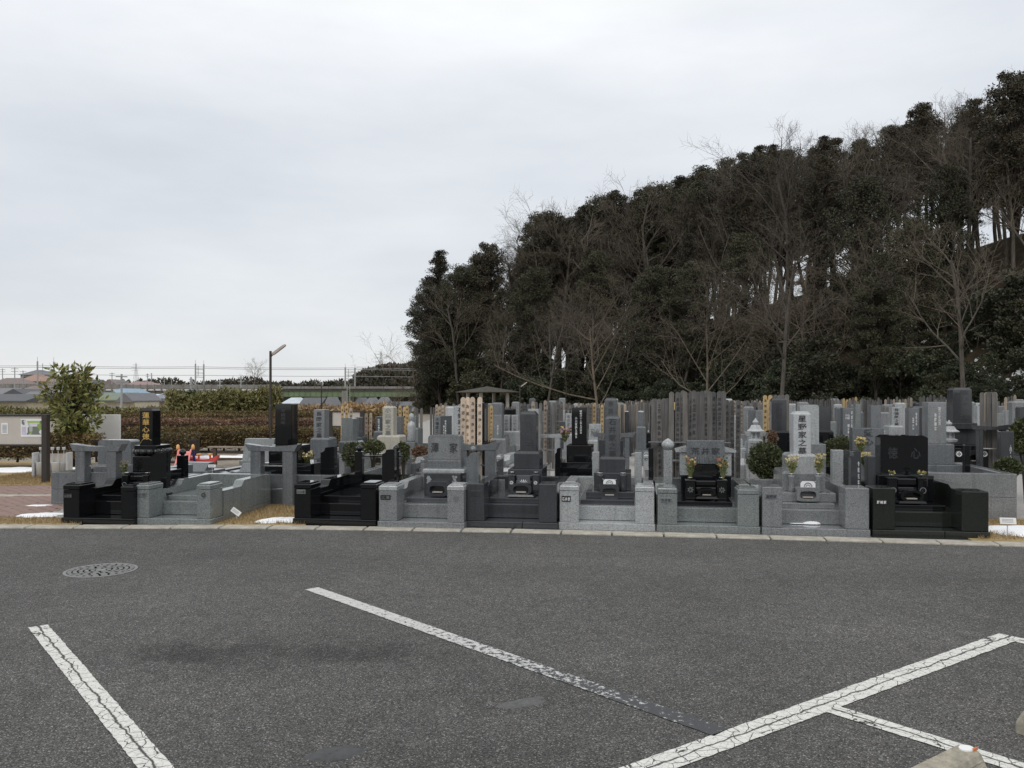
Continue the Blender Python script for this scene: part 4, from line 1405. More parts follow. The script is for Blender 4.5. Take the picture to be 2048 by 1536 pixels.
# low slanted western graves towards the playground
for i, (xl, xr, yt, Y, mat, lab) in enumerate([(484, 543, 878, 16.6, 'green', 'pale green-grey slanted gravestone above the timber railing'), (345, 410, 926, 14.6, 'slate', 'low dark slanted stone beside the red toys'), (478, 506, 928, 14.2, 'slate', 'small slanted stone left of the empty slat stand')]):
    f = RF(xl, Y, -10)
    monument(f, lab, [(xl, xr, yt, 0, .3, 'slant', mat)] + ([(xl - 6, xr + 8, yt + 44, -.1, .55, 'flat', mat)] if i == 0 else [(xl - 4, xr + 5, yt + 16, -.1, .6, 'flat', mat)]), M[mat], 0,
             text=None if i else ('心', 'inkgrey', 'v', (.3, .2, .5, .9)))
plot2('low dark kerbed plot between the toys and the slanted stones', 412, 540, 14.6, 'charcoal', .30, 2.2)
plot2('low grey kerbed plot behind the empty grey-green plot', 300, 405, 13.7, 'slate', .30, 1.5)

f = RF(925, 12.2)
slat_stand(f, 'grey slat stand holding four new pale slats', 905, 998, 884, 0, M['slate'], .0, .12, .15)
for a_, b_, n_ in ((920.5, 950.5, 3), (954.5, 965, 1)):
    slats(f, 'new pale memorial slat with bold black brush writing in the row of four', a_, b_, 794, .20, ['woodpale'], n_, .004, None, True, .012, 'four new pale slats')
f = RF(947, 12.9)
monument(f, 'slim black gravestone behind the four new slats', [(945, 969, 806, 0, .3, 'flat'), (938, 980, 884, -.1, .5, 'flat'), (930, 990, 925, -.2, .75, 'flat')], M['black'], .0)
f = RF(1143, 12.75)
monument(f, 'black gravestone back with two white columns of small writing', [(1143.5, 1173, 815.5, 0, .27, 'flat'), (1133, 1183, 891, -.12, .5, 'flat'), (1112, 1188, 925, -.22, .75, 'flat')], M['black'], .0,
         text=[(DATE, 'whitepaint', 'v', (.62, .17, .06, .70)), ('小川家施主建立', 'whitepaint', 'v', (.30, .17, .24, .82))])
bouquet('purple and yellow flowers left of the black stone with white writing', at(1130, 882, 12.9), .2, .11, ['pinkf', 'yellowf', 'pinkf', 'stem'], 36, 77)
f = RF(1110, 12.5)
tablet(f, 'black tablet with grey top beside the black lettered stone', 1110, 1121, 895, 0, .2, M['black'], .0, 'step')
f = RF(1208, 13.0)
monument(f, 'tall grey-blue gravestone rising behind the dark upright stone', [(1209, 1234, 796, 0, .22, 'cap', 'dark'), (1198, 1246, 880, -.1, .45, 'flat', 'charcoal')], M['dark'], .0, text=('南無阿弥陀', 'inkfaint', 'v', (.5, .5, .06, .9)))
# tall grey slats behind the house-shaped stone
f = RF(1302, 12.15, -9)
slat_stand(f, 'slat stand with steel rails full of tall weathered slats', 1296, 1462, 884, 0, M['slate'], .0, .02, .06, False, True, d=.06)
LAB = 'tall weathered grey slat in the big cluster behind the house-shaped stone'
slats(f, LAB, 1302, 1338, 797, .11, ['woodgrey'], 5, .008, None, True, .012, 'tall grey slats')
slats(f, LAB, 1337, 1346, 783, .09, ['woodgrey'], 1, .004, None, False, .012, 'tall grey slats')
slats(f, LAB, 1352, 1432, 782, .10, ['woodgrey'], 10, .014, None, True, .016, 'tall grey slats')
slats(f, LAB, 1435, 1450, 782, .10, ['woodgrey'], 2, .006, None, True, .01, 'tall grey slats')
slats(f, LAB, 1340, 1440, 800, .17, ['woodgrey'], 11, .03, None, False, .02, 'tall grey slats')
slats(f, 'short grey slat at the right of the big weathered cluster', 1450, 1480, 800, .3, ['woodgrey'], 3, .01, None, True, .01, 'short grey slats')
f = RF(1600, 12.4)
monument(f, 'broad pale gravestone back directly behind the bold five-character stone', [(1600, 1638, 809.5, 0, .26, 'round', 'light'), (1590, 1652, 888, -.1, .5, 'flat', 'mid')], M['light'], .0)
f = RF(1702, 12.3)
monument(f, 'wide blue-grey gravestone with two large curled characters', [(1705, 1768, 856, 0, .22, 'flat', 'slate'), (1700, 1775, 903, -.08, .4, 'flat', 'slate')], M['slate'], .0, text=('愛心', 'ink', 'v', (.5, .36, .03, .78)))
for x, y, Y, mats, sd, lab in ((1722, 905, 12.0, ['creamf', 'yellowf', 'leafbox'], 5, 'white and yellow flowers before the two curled characters'), (1730, 935, 11.6, ['creamf', 'yellowf'], 9, 'dense bunch of cream flowers left of the dark posts')):
    bouquet(lab, at(x, y, Y), .2, .09, mats, 34, sd)
f = RF(1856, 12.0)
monument(f, 'pale grey gravestone back with two columns of small white writing', [(1856, 1893, 804, 0, .27, 'flat', 'mid'), (1843, 1909, 889, -.12, .52, 'flat', 'slate'), (1835, 1925, 930, -.25, .85, 'flat', 'slate')], M['mid'], .0,
         text=[(DATE, 'whitepaint', 'v', (.62, .15, .12, .55)), ('佐藤建立'.replace('佐', '有'), 'whitepaint', 'v', (.40, .15, .26, .68))])
f = RF(1904, 14.0)
o, inf = monument(f, 'tall dark gravestone on a wide saucer-shaped base at the right', [(1906, 1944, 775, 0, .3, 'cap', 'charcoal'), (1898, 1955, 846, -.08, .46, 'flat', 'charcoal'), (1908, 1957, 858, 0, .42, 'flat', 'charcoal'), (1900, 1970, 891, -.2, .8, 'flat', 'black')], M['charcoal'], .0,
                  text=('無量妙法経'.replace('量', '心'), 'inkfaint', 'v', (.58, .5, .06, .9)))
incense_box(f, 'dark incense burner with white round crests right of the tall dark stone', 1935, 1968, 902, 930, -.55, .25, M['charcoal'])
f2 = RF(1900, 13.2)
o = f2.thing('flower_stand', 'dark flower stands bearing white diamond crests at the right', 'flower stand')
for px in (1918, 1969):
    a, b = f2.lx(px - 8, 0), f2.lx(px + 8, 0)
    z = f2.lz(px, 908, 0)
    mm = MB(); mm.box(a, b, 0, .14, .0, z + .09, .006); mm.build('stand', M['black'], o)
    crest(o, (a + b) / 2, z, -.004, .052, M['ink'], M['whitepaint'], 'diamond')
def lantern(label, xc, yt, yb, Y, wpx, mat):
    f = RF(xc, Y)
    o = f.thing('stone_lantern', label, 'stone lantern')
    zt, zb = f.lz(xc, yt), f.lz(xc, yb)
    r = wpx / F * Y / 2
    h = zt - zb
    def lat(nm, prof, seg=6, rot=PI / 6, sm=False):
        mm = MB()
        mm.lathe([(a * r, zb + c * h) for a, c in prof], 0, .0, seg, rot)
        return mm.build(nm, mat, o, sm)
    lat('jewel', [(.12, .76), (.2, .79), (.34, .84), (.3, .89), (.14, .93), (.04, 1.0)], 12, 0, True)
    lat('roof', [(1.0, .52), (1.02, .55), (.72, .62), (.58, .7), (.5, .745), (.2, .77)])
    b = lat('fire_box', [(.55, .26), (.55, .525)])
    mm = MB()
    for k in (4, 5):
        a = 2 * PI * k / 6
        cx, cy = .48 * r * math.cos(a), .48 * r * math.sin(a)
        mm.lathe([(.13 * r, zb + .33 * h), (.13 * r, zb + .46 * h)], cx, cy, 8)
    mm.build('window_lattice', M['inkgrey'], b)
    lat('platform', [(.5, .06), (.8, .14), (.85, .22), (.6, .262)], 6)
    mm = MB()
    mm.lathe([(.62 * r, 0), (.5 * r, .1), (.3 * r, .16), (.3 * r, zb), (.5 * r, zb + .07 * h)], 0, 0, 8)
    mm.build('stem', mat, o)
    return o
lantern('pale stone lantern with snowy roof behind the round clipped bush', 1511, 836, 893, 14.0, 36, M['pale'])
lantern('small stone lantern with pale roof left of the tall dark stone', 1898, 840, 890, 13.4, 38, M['light'])
lantern('tiny stone lantern at the right edge below the snowy slope', 2018, 828, 850, 22, 16, M['light'])
lantern('small pale lantern beside the four new slats group', 1102, 840, 862, 24, 16, M['light'])
f = RF(1950, 13.0)
slat_stand(f, 'dark slat stand with upswept beam at the right edge', 1948, 2025, 850, 0, M['charcoal'], .0, .075, .06)
slats(f, 'tall weathered slat at the right edge before the snowy slope', 1962, 1998, 785, .2, ['woodgrey', 'woodmid'], 6, .012, None, False, .015, 'slats at the right edge')
f = RF(2000, 11.9)
tablet(f, 'dark tablet with a small white plate at the right edge', 2001, 2028, 863, 0, .12, M['charcoal'], .0, 'flat', ['小山家累代'])
f = RF(1932, 11.6)
tablet(f, 'thin dark stone post before the white diamond crests', 1930, 1941, 890, 0, .1, M['black'], .0)

# ------------------------------------------------------------------ third and fourth rows
def simple(label, xl, xr, yt, Y, mat, style='flat', bw=1.7, yb=None, bmat=None, text=None, d=.24, group=None, rot=-10.5):
    """upright stone on two base blocks"""
    f = RF(xl, Y, rot)
    c, h = (xl + xr) / 2, (xr - xl) / 2
    ybase = yb if yb else HZ + (EYE - .62) * F / Y
    yb2 = HZ + (EYE - .36) * F / Y
    t = [(xl, xr, yt, 0, d, style, mat), (c - h * bw, c + h * bw * 1.05, ybase, -.1, d + .2, 'ease', bmat or mat)]
    if yb2 > ybase + 3:
        t.append((c - h * bw * 1.35, c + h * bw * 1.45, yb2, -.22, d + .5, 'flat', bmat or mat))
    return monument(f, label, t, M[mat], 0, group, text=text)
TX = (.5, .58, .05, .96)
simple('blue-grey upright stone with four dark characters left of the yellow slats', 627, 649, 819, 16.6, 'mid', 'flat', 1.6, 876, 'slate', ('長岡家之墓', 'ink', 'v', TX))
simple('beige stone with carved characters on a weathered beige base', 765, 787, 812, 16.2, 'beige', 'cap', 2.0, 871, None, ('小川家之墓', 'inkgrey', 'v', TX), .22)
incense_box(RF(748, 15.2), 'scalloped beige stone incense burner below the beige stone', 747, 764, 908, 935, 0, .25, M['beige'])
simple('pale grey upright stone partly hidden by the four new slats', 907, 930, 812, 15.7, 'light', 'flat', 1.7, 872, 'mid', ('石野家之墓', 'ink', 'v', (.62, .6, .03, .98)))
simple('grey-green stone back between the yellow slat clusters', 683, 706, 836, 17.4, 'green', 'round', 1.5, 882, 'slate')
simple('dark stone just right of the grey-green stone back', 709, 718.5, 834.5, 18.6, 'dark', 'flat', 1.6, 874, 'charcoal')
simple('dark blue stone with white writing left of the beige stone', 752, 766, 833, 19.4, 'dark', 'flat', 1.7, 862, 'slate', ('昭和六年建立', 'whitepaint', 'v', (.4, .3, .15, .9)))
simple('slate stone half hidden behind the beige stone', 793, 802, 833, 20.0, 'slate', 'flat', 1.6, 870)
simple('mossy green stone with cylinder sides right of the beige stone', 818, 832, 832, 21.5, 'green', 'flat', 1.5, 856)
simple('grey stone with dark carved writing left of its lettered neighbour', 868, 881, 832, 18.0, 'mid', 'flat', 1.6, 875, None, ('大徳家之墓', 'ink', 'v', (.5, .6, .06, .95)))
simple('dark stone back with white writing beside its grey neighbour', 881, 898, 832, 17.6, 'dark', 'flat', 1.5, 875, None, [('昭和元年建立', 'whitepaint', 'v', (.6, .2, .18, .8)), ('施主山田', 'whitepaint', 'v', (.4, .2, .4, .9))])
simple('grey stone back with faint white writing right of the slim black stone', 986, 1003.5, 830, 17.2, 'mid', 'flat', 1.8, 877, None, [('昭和三年', 'whitepaint', 'v', (.55, .2, .4, .8))])
simple('pale stone with small dark characters, first of a pair', 1006, 1019.5, 830, 21.5, 'light', 'flat', 1.5, 862, None, ('三徳家之墓', 'inkgrey', 'v', TX))
simple('pale stone with small dark characters, second of a pair', 1023, 1036, 830, 21.5, 'light', 'flat', 1.5, 862, None, ('口法家之墓', 'inkgrey', 'v', TX))
simple('tall pale stone behind the charcoal upright stone', 1056, 1077, 818, 14.8, 'light', 'flat', 1.5, 900, 'mid')
simple('small dark weathered stone before the grey palisade', 1101, 1110, 828, 20.5, 'dark', 'flat', 1.5)
simple('pale blue narrow stone left of the black lettered stone', 1126, 1132, 820, 24, 'light', 'flat', 1.7)
simple('pale stone with dark characters left of the black lettered stone', 1131, 1143, 827, 19.5, 'light', 'flat', 1.6, 868, None, ('有田家之墓', 'inkgrey', 'v', TX))
simple('wide pale stone with two dark characters behind the dark upright stone', 1178, 1202, 848, 19.0, 'light', 'flat', 1.2, 880, None, ('和会', 'inkgrey', 'h', (.5, .8, .2, .8)), .2)
simple('small dark upright stone before the tan slats', 1249, 1257.5, 821, 22.5, 'charcoal', 'cap', 1.5)
simple('blue-grey upright stone before the tan slats', 1276, 1288, 821, 19.5, 'slate', 'cap', 1.6, 853)
f = RF(1070, 15.2)
slat_stand(f, 'pale slat stand with upswept beam behind the charcoal stone', 1058, 1128, 866, 0, M['light'], .0, .085, .09)
f = RF(1180, 16.2)
slat_stand(f, 'slate slat stand with snow-pale beam behind the dark upright stone', 1182, 1272, 864, 0, M['slate'], .0, .10, .09)
simple('tall dark stone with carved characters beside the fresh yellow slats', 1543, 1573, 796, 14.6, 'charcoal', 'cap', 1.35, 862, 'black', ('小和家之墓', 'ink', 'v', (.5, .5, .08, .96)), .3)
f = RF(1500, 15.2)
slat_stand(f, 'white slat stand left of the tall dark carved stone', 1490, 1548, 863, 0, M['light'], .0, .08, .08)
slats(f, 'fresh yellow slat with black writing left of the tall dark stone', 1524, 1546, 790, .2, ['woodyellow'], 2, .004, None, True, .004, 'two fresh yellow slats')
slats(f, 'grey slat behind the tall dark carved stone', 1540, 1578, 789, .35, ['woodgrey'], 5, .006, None, False, .004, 'grey slats behind the dark stone')
simple('grey stone before the weathered palisade beside the lantern', 1496, 1510, 820, 18.5, 'slate', 'flat', 1.4)
simple('grey stone with dark characters left of the yellow slats', 1512, 1526, 820, 18.2, 'mid', 'flat', 1.4, 860, None, ('田山家之墓', 'inkgrey', 'v', TX))
simple('dark polished stone on a black base right of the pale stones', 1638, 1661, 813, 15.0, 'charcoal', 'round', 1.5, 861, 'black', None, .26)
simple('blue-grey tablet with rows of small white writing', 1686, 1708, 816, 14.4, 'slate', 'flat', 1.4, 870, None, [('平成三年', 'whitepaint', 'v', (.8, .16, .1, .7)), ('山田', 'whitepaint', 'v', (.5, .22, .2, .4)), ('小川', 'whitepaint', 'v', (.3, .22, .2, .4)), ('建立者', 'whitepaint', 'v', (.5, .22, .55, .9))])
simple('pale stone with dark characters right of the wide curled lettering', 1784, 1802, 814, 15.4, 'light', 'flat', 1.6, 851, None, ('有徳阿之墓', 'ink', 'v', TX))
simple('blue-grey stone back with white columns behind the wide black stone', 1818, 1839, 816, 13.9, 'slate', 'flat', 1.5, 872, None, [('昭和五年', 'whitepaint', 'v', (.7, .18, .15, .6)), ('田口', 'whitepaint', 'v', (.4, .18, .3, .75))])
simple('weathered grey stone with streaks under the grey slats', 1742, 1762, 811, 19.0, 'slate', 'flat', 1.5)
simple('pale worn stone with carved lines left of the grey slats', 1711, 1722, 808, 19.5, 'green', 'flat', 1.5)
simple('small pale stone peeping right of the tall dark stone', 1955, 1968, 812, 18.5, 'light', 'flat', 1.5)
simple('wide pale stone with a dark panel at the right edge', 2013, 2038, 821, 19.0, 'light', 'flat', 1.2, None, None, ('会徳', 'inkgrey', 'h', (.5, .8, .3, .8)))
simple('dark rounded stone cut by the right edge of the frame', 2040, 2062, 814, 17.5, 'charcoal', 'round', 1.2)
simple('low pale stone between the grey stone and the flowers', 1768, 1786, 862, 15.6, 'pale', 'flat', 1.2)

# enclosures of the third row, seen from the front
for i, (xl, xr, Y, mat, lab) in enumerate([(600, 668, 15.8, 'slate', 'slate grave enclosure of the blue-grey stone with four characters'), (676, 742, 15.6, 'mid', 'grey enclosure below the grey-green stone back'), (804, 850, 14.6, 'mid', 'grey enclosure with a black nameplate left of the wide stone'),
                                            (990, 1052, 15.2, 'light', 'pale enclosure around white gravel'), (1286, 1345, 15.4, 'light', 'pale enclosure with small nameplate left of the big slats'), (1464, 1500, 14.3, 'light', 'pale enclosure with dark crest beside the clipped bush'),
                                            (1575, 1660, 14.9, 'charcoal', 'charcoal enclosure under the dark polished stone'), (1770, 1850, 14.6, 'mid', 'grey enclosure behind the wide black stone')]):
    f = Frame(xl, Y, -9.5)
    Lp = (xl + 1, xl + (xr - xl) * .2, HZ + (EYE - .55) * F / Y)
    Rp = (xl + (xr - xl) * .8, xr - 1, HZ + (EYE - .55) * F / (Y - .1))
    enclosure(lab, f, xr, M[mat], Lp, Rp, 1.7, plate_l=('name', '三田', xl + 3, xl + 9, Lp[2] + 8, Lp[2] + 12, 'hollow', 'whitepaint') if i in (2, 4) else None)
snow('white gravel inside the pale enclosure', (-.1, 15.0), .4, .35, 0, .02, 33, .2, .3).data.materials[0] = M['pale']
# small jizo figure right of the beige stone
jf = RF(823, 18.2)
jo = jf.thing('stone_statue', 'small stone monk statue on a pillar right of the beige stone', 'statue')
mm = MB()
z0 = .62
mm.lathe([(.085, z0), (.10, z0 + .05), (.085, z0 + .2), (.095, z0 + .34), (.07, z0 + .42), (.03, z0 + .45), (.035, z0 + .47), (.058, z0 + .51), (.06, z0 + .56), (.045, z0 + .61), (.012, z0 + .63)], 0, 0, 14)
mm.build('figure', M['light'], jo, True)
mm = MB(); mm.box(-.11, .11, -.1, .1, 0, z0, .01); mm.build('pedestal', M['mid'], jo)

# slat clusters of the third and fourth rows
for xa, xb, yt, Y, mats, lab in [
    (679, 706, 813, 19.2, ['woodyellow', 'woodyellow', 'woodmid'], 'yellow slat in the cluster left of the grey notice board'),
    (728, 744, 826, 19.6, ['woodyellow', 'woodmid'], 'tan slat in the narrow cluster left of the beige stone'),
    (797, 817, 813, 20.5, ['woodgrey', 'woodgrey', 'woodyellow'], 'slat in the mixed cluster right of the beige stone'),
    (819, 845, 815, 23.5, ['woodgrey'], 'dark slat in the cluster behind the monk statue'),
    (869, 904, 811, 21.5, ['woodgrey', 'woodmid'], 'grey slat behind the pair of lettered stones'),
    (972, 984, 813, 20, ['woodgrey', 'woodyellow'], 'slat just right of the slim black stone'),
    (984, 1034, 812, 25, ['woodgrey'], 'grey slat behind the pair of pale stones'),
    (1039, 1062, 806, 22.5, ['woodgrey'], 'grey slat left of the tall pale stone'),
    (1062, 1118, 803, 18.6, ['woodgrey', 'woodgrey', 'woodmid'], 'weathered slat behind the pale slat stand'),
    (1113, 1142, 808, 22, ['woodmid', 'woodgrey'], 'tan-grey slat left of the black lettered stone'),
    (1143, 1178, 811, 26, ['woodmid', 'woodgrey'], 'slat peeping above the black lettered stone'),
    (1176, 1207, 807, 20, ['woodgrey', 'woodgrey', 'woodyellow'], 'slat with writing left of the tall grey-blue stone'),
    (1236, 1280, 808, 23, ['woodmid', 'woodgrey', 'woodmid'], 'tan slat right of the tall grey-blue stone'),
    (1270, 1304, 805, 25, ['woodgrey', 'woodmid'], 'slat left of the big weathered cluster'),
    (1452, 1500, 801, 22.5, ['woodgrey', 'woodmid'], 'weathered slat behind the stone lantern, left part'),
    (1486, 1522, 803, 24, ['woodgrey'], 'weathered slat behind the stone lantern, right part')]:
    slats(RF(xa, Y, -10), lab, xa, xb, yt, 0, mats, None, .03, .085, Y < 23, .02, lab.split(',')[0] + ' group')
# ------------------------------------------------------------------ far rows
r3 = random.Random(11)
far_m = {}
def far_mesh(kind, mat):
    key = (kind, mat)
    if key in far_m:
        return far_m[key]
    def one(fn):
        mm = MB(); fn(mm); return mm.mesh('far_stone', M[mat])
    if kind == 'tall':
        parts = [('shaft', one(lambda m: (m.box(-.14, .14, -.13, .13, .62, 1.30, .006), m.frustum(-.13, .13, -.12, .12, 1.30, 1.33, .03)))), ('upper_base', one(lambda m: m.box(-.24, .24, -.22, .22, .36, .62, .01))), ('lower_base', one(lambda m: m.box(-.4, .4, -.4, .35, 0, .36, .01)))]
    elif kind == 'wide':
        parts = [('shaft', one(lambda m: m.box(-.36, .36, -.09, .09, .55, 1.05, .02))), ('upper_base', one(lambda m: m.box(-.42, .42, -.2, .2, .36, .55, .01))), ('lower_base', one(lambda m: m.box(-.52, .52, -.4, .35, 0, .36, .01)))]
    else:
        parts = [('slab', one(lambda m: m.box(-.17, .17, -.05, .05, .3, 1.2, .012))), ('lower_base', one(lambda m: m.box(-.3, .3, -.2, .2, 0, .3, .01)))]
    far_m[key] = parts
    return parts
e1, e2 = Vector((math.cos(math.radians(-9.5)), math.sin(math.radians(-9.5)))), Vector((-math.sin(math.radians(-9.5)), math.cos(math.radians(-9.5))))
ROWLAB = {0: 'gravestone in the fifth and sixth rows', 1: 'gravestone in the rows behind the sixth', 2: 'gravestone in the farthest rows under the wooded hill'}
MATW = {'slate': 'slate grey', 'mid': 'grey', 'light': 'pale grey', 'dark': 'dark grey', 'charcoal': 'charcoal', 'green': 'greenish grey', 'black': 'black', 'pale': 'whitish'}
SLATLAB = {0: 'weathered slat rising behind the middle rows of graves', 1: 'weathered slat in the palisade of the back rows', 2: 'weathered slat in the farthest palisade under the hill'}
SKIP = set()
idx = 0
for row, off in enumerate((10.6, 12.4, 15.2, 17.0, 20.4, 24.5, 30.0)):
    z = 0 if row < 2 else (1 if row < 4 else 2)
    s = -4.6 if row < 5 else -4.0
    while s < (off + 10) * .72:
        base = Vector((0, 10.1)) + e2 * off + e1 * s
        X, Y = base
        px = 1024 + X / Y * F
        t, d = hill_td(X, Y)
        if 845 < px < 2080 and d < -3:
            kind = r3.choices(['tall', 'wide', 'slab'], [6, 2, 2])[0]
            mat = r3.choices(['slate', 'mid', 'light', 'dark', 'charcoal', 'green', 'black', 'pale'], [4, 5, 5, 2, 2, 2, 2, 3])[0]
            sc_ = r3.uniform(.92, 1.14)
            rz = math.radians(-9.5) + (PI if row % 2 else 0)
            dark = MATW[mat]
            kw = {'tall': 'upright ', 'wide': 'wide ', 'slab': 'slim '}[kind]
            lab = dark + ' ' + kw + ROWLAB[z]
            gate = r3.random()
            if gate < .95 and idx not in SKIP:
                o = thing('gravestone', lab, 'gravestone', (X, Y, 0), rz, lab)
                o.scale = (sc_ * r3.uniform(.9, 1.1), sc_, sc_)
                for nm, me in far_mesh(kind, mat):
                    inst(nm, me, o)
            idx += 1
            if r3.random() < (.30 if row > 1 else .2):
                fr_ = Frame(px, Y + .75, -9.5)
                wpx = r3.uniform(.35, .95) / Y * F
                zt = r3.uniform(1.25, 1.52) if row < 5 else r3.uniform(1.2, 1.42)
                mats = r3.choice([['woodgrey']] * 5 + [['woodgrey', 'woodmid']] * 3 + [['woodgrey', 'woodgrey', 'woodyellow']])
                slats(fr_, SLATLAB[z], px - wpx / 2, px + wpx / 2, HZ + (EYE - zt) / (Y + .75) * F, 0, mats, None, .055, .085, False, .03, SLATLAB[z] + ' group', seed=row)
        s += r3.uniform(1.15, 1.45)
# long palisades along the back
for xa, xb, yt, Y, mats in [(1578, 1668, 799, 30, ['woodgrey']), (1685, 1715, 796, 26, ['woodgrey', 'woodyellow']), (1722, 1765, 797, 28, ['woodgrey']), (1768, 1826, 796, 27, ['woodgrey', 'woodgrey', 'woodmid']), (1838, 1906, 792, 24, ['woodgrey']), (2008, 2034, 792, 24, ['woodgrey', 'woodmid']),
                            (1440, 1500, 802, 34, ['woodgrey', 'woodmid']), (1105, 1150, 806, 36, ['woodmid', 'woodgrey', 'woodgrey']), (1240, 1290, 804, 34, ['woodgrey']), (860, 905, 812, 30, ['woodgrey'])]:
    slats(RF(xa, Y, -10), SLATLAB[2], xa, xb, yt, 0, mats, None, .05, .085, False, .03, SLATLAB[2] + ' group')
for mt, mm in slat_rest.items():
    mm.build('memorial_slats', M[mt], kind='stuff', label='dense palisade of %s memorial slats in the far rows' % {'woodgrey': 'weathered grey', 'woodmid': 'greying tan', 'woodyellow': 'fresh yellow', 'woodpale': 'pale'}[mt])

# ------------------------------------------------------------------ clipped bushes
def leafball(rx, ry, rz, n, size, seed, mat, holes=.25):
    r2 = random.Random(seed)
    mm = MB()
    for _ in range(n):
        d = Vector((r2.gauss(0, 1), r2.gauss(0, 1), r2.gauss(0, 1))).normalized()
        k = (1 - .35 * r2.random() ** 2) * (1 + .22 * noise.noise(d * 2.6 + Vector((seed, 0, 0))) + .1 * noise.noise(d * 7))
        p = Vector((d.x * rx * k, d.y * ry * k, d.z * rz * k))
        nn = (d + Vector((r2.gauss(0, .6), r2.gauss(0, .6), r2.gauss(.2, .6)))).normalized()
        mm.leaf(p, nn, size * r2.uniform(.6, 1.3), size * r2.uniform(.25, .42), r2)
    return mm
def bush(label, xc, yt, yb, Y, wpx, mat='leafbox', seed=1, size=.035, n=2600, zbase=0.0):
    rx = wpx / F * Y / 2
    zt, zb = EYE - (yt - HZ) / F * Y, EYE - (yb - HZ) / F * Y
    rz = (zt - zb) / 2
    o = thing('clipped_bush', label, 'bush', ((xc - 1024) / F * Y, Y, zbase))
    mm = leafball(rx, rx * .9, rz, n, size, seed, mat)
    c = mm.build('foliage', M[mat], o)
    c.location = (0, 0, (zt + zb) / 2 - zbase)
    mm = MB()
    r2 = random.Random(seed)
    zc = (zt + zb) / 2 - zbase
    for k in range(9):
        a = r2.uniform(0, 2 * PI)
        mm.tube([Vector((0, 0, 0)), Vector((rx * .2 * math.cos(a), rx * .2 * math.sin(a), zc * .6)), Vector((rx * .75 * math.cos(a), rx * .75 * math.sin(a), zc + rz * r2.uniform(-.2, .7)))], [.014, .01, .004], 4)
    mm.lathe([(rx * .35, zc - rz * .6), (rx * .62, zc - rz * .25), (rx * .66, zc + rz * .2), (rx * .3, zc + rz * .6)], 0, 0, 10)
    mm.build('branches', M['barkdark'], o)
    return o
bush('round dark clipped bush left of the pale upright stone', 1534, 889, 955, 12.0, 70, seed=3, n=5200, size=.032)
bush('clipped bush behind the light stone post', 1682, 876, 940, 12.9, 66, seed=5, n=3600)
bush('leafy clipped bush cut by the right edge of the frame', 2050, 838, 908, 12.6, 52, 'leafbox', 7, .045, 2600)
bush('low yellowish bush on the right edge plot', 2016, 918, 952, 11.6, 48, 'leafbox', 9, .035, 2200, .3)
bush('small loose bush left of the black ball-topped post', 707, 885, 935, 14.6, 42, 'leafbox', 13, .04, 1500)
bush('loose green bush between the beige stone and the black tablet', 745, 882, 905, 15.0, 46, 'leafbox', 15, .04, 1400)
bush('small bush right of the black ball-topped post', 806, 886, 922, 14.6, 24, 'leafbox', 17, .04, 900)
bush('reddish low bush behind the grey nameplate pillar', 840, 893, 914, 16.5, 30, 'leafred', 19, .04, 900)
bush('red-leaved shrub beside the yellow slat cluster', 749, 842, 866, 26, 22, 'leafred', 21, .06, 500)
bush('tall thin shrub left of the tall dark carved stone', 1545, 862, 893, 14.2, 16, 'leafred', 22, .035, 500)

# ------------------------------------------------------------------ left side: hedges, tree, boards, toys
def hedge(label, x0, x1, y0, y1, h, mat, n, size, seed, z0=0.0, wob=.08):
    """clipped hedge: dense leaves over a dark twiggy core"""
    r2 = random.Random(seed)
    o = thing('hedge', label, 'hedge', (x0, y0, z0))
    w, d = x1 - x0, y1 - y0
    mm = MB()
    for _ in range(n):
        u = r2.random()
        x = r2.uniform(0, w)
        bump = wob * noise.noise((x * 1.1, seed, 0)) + .04 * noise.noise((x * 5, seed, 3))
        if u < .5:
            p, nn = Vector((x, r2.uniform(-.05, .1), r2.uniform(.08, h + bump))), Vector((0, -1, .3))
        else:
            p, nn = Vector((x, r2.uniform(0, d), h + bump + r2.uniform(-.1, .03))), Vector((0, -.3, 1))
        nn = (nn + Vector((r2.gauss(0, .7), r2.gauss(0, .5), r2.gauss(0, .5)))).normalized()
        mm.leaf(p, nn, size * r2.uniform(.6, 1.3), size * r2.uniform(.22, .4), r2)
    mm.build('foliage', M[mat], o)
    mm = MB()
    k = 0.0
    while k < w:
        mm.tube([Vector((k, d * .4, 0)), Vector((k + r2.uniform(-.05, .05), d * .4, h * .5)), Vector((k + r2.uniform(-.1, .1), d * .4, h * .8))], [.03, .022, .012], 5)
        k += .45
    mm.box(.05, w - .05, .07, d - .05, .12, h - .12, .03)
    mm.build('stems', M['barkdark'], o)
    return o
hedge('long brown-green clipped hedge behind the red toys', -11.2, -5.0, 24.0, 25.2, .66, 'leafhedge', 13000, .07, 3)
hedge('red-tinged clipped hedge, second behind the toys', -14.5, -5.2, 30.0, 31.2, .72, 'leafred', 12000, .085, 4)
hedge('low dark hedge, third behind the toys', -18.5, -5.4, 38, 39.2, .70, 'leafhedge', 10000, .11, 5)
hedge('brown hedge farthest behind the toys', -23, -6, 50, 51.4, .55, 'leafhedge', 12000, .14, 6)
hedge('reddish hedge beyond the blue-grey stones', -6.6, -4.4, 30, 31, .72, 'leafhedge', 3000, .08, 8)
hedge('clipped evergreen hedge on stems behind the notice board', -13.5, -9.4, 18.6, 19.3, .62, 'leafhedge', 8000, .06, 9, .12)
hedge('brown hedge below the blank white board', -9.9, -7.9, 20.4, 21.2, .66, 'leafhedge', 3500, .065, 10)

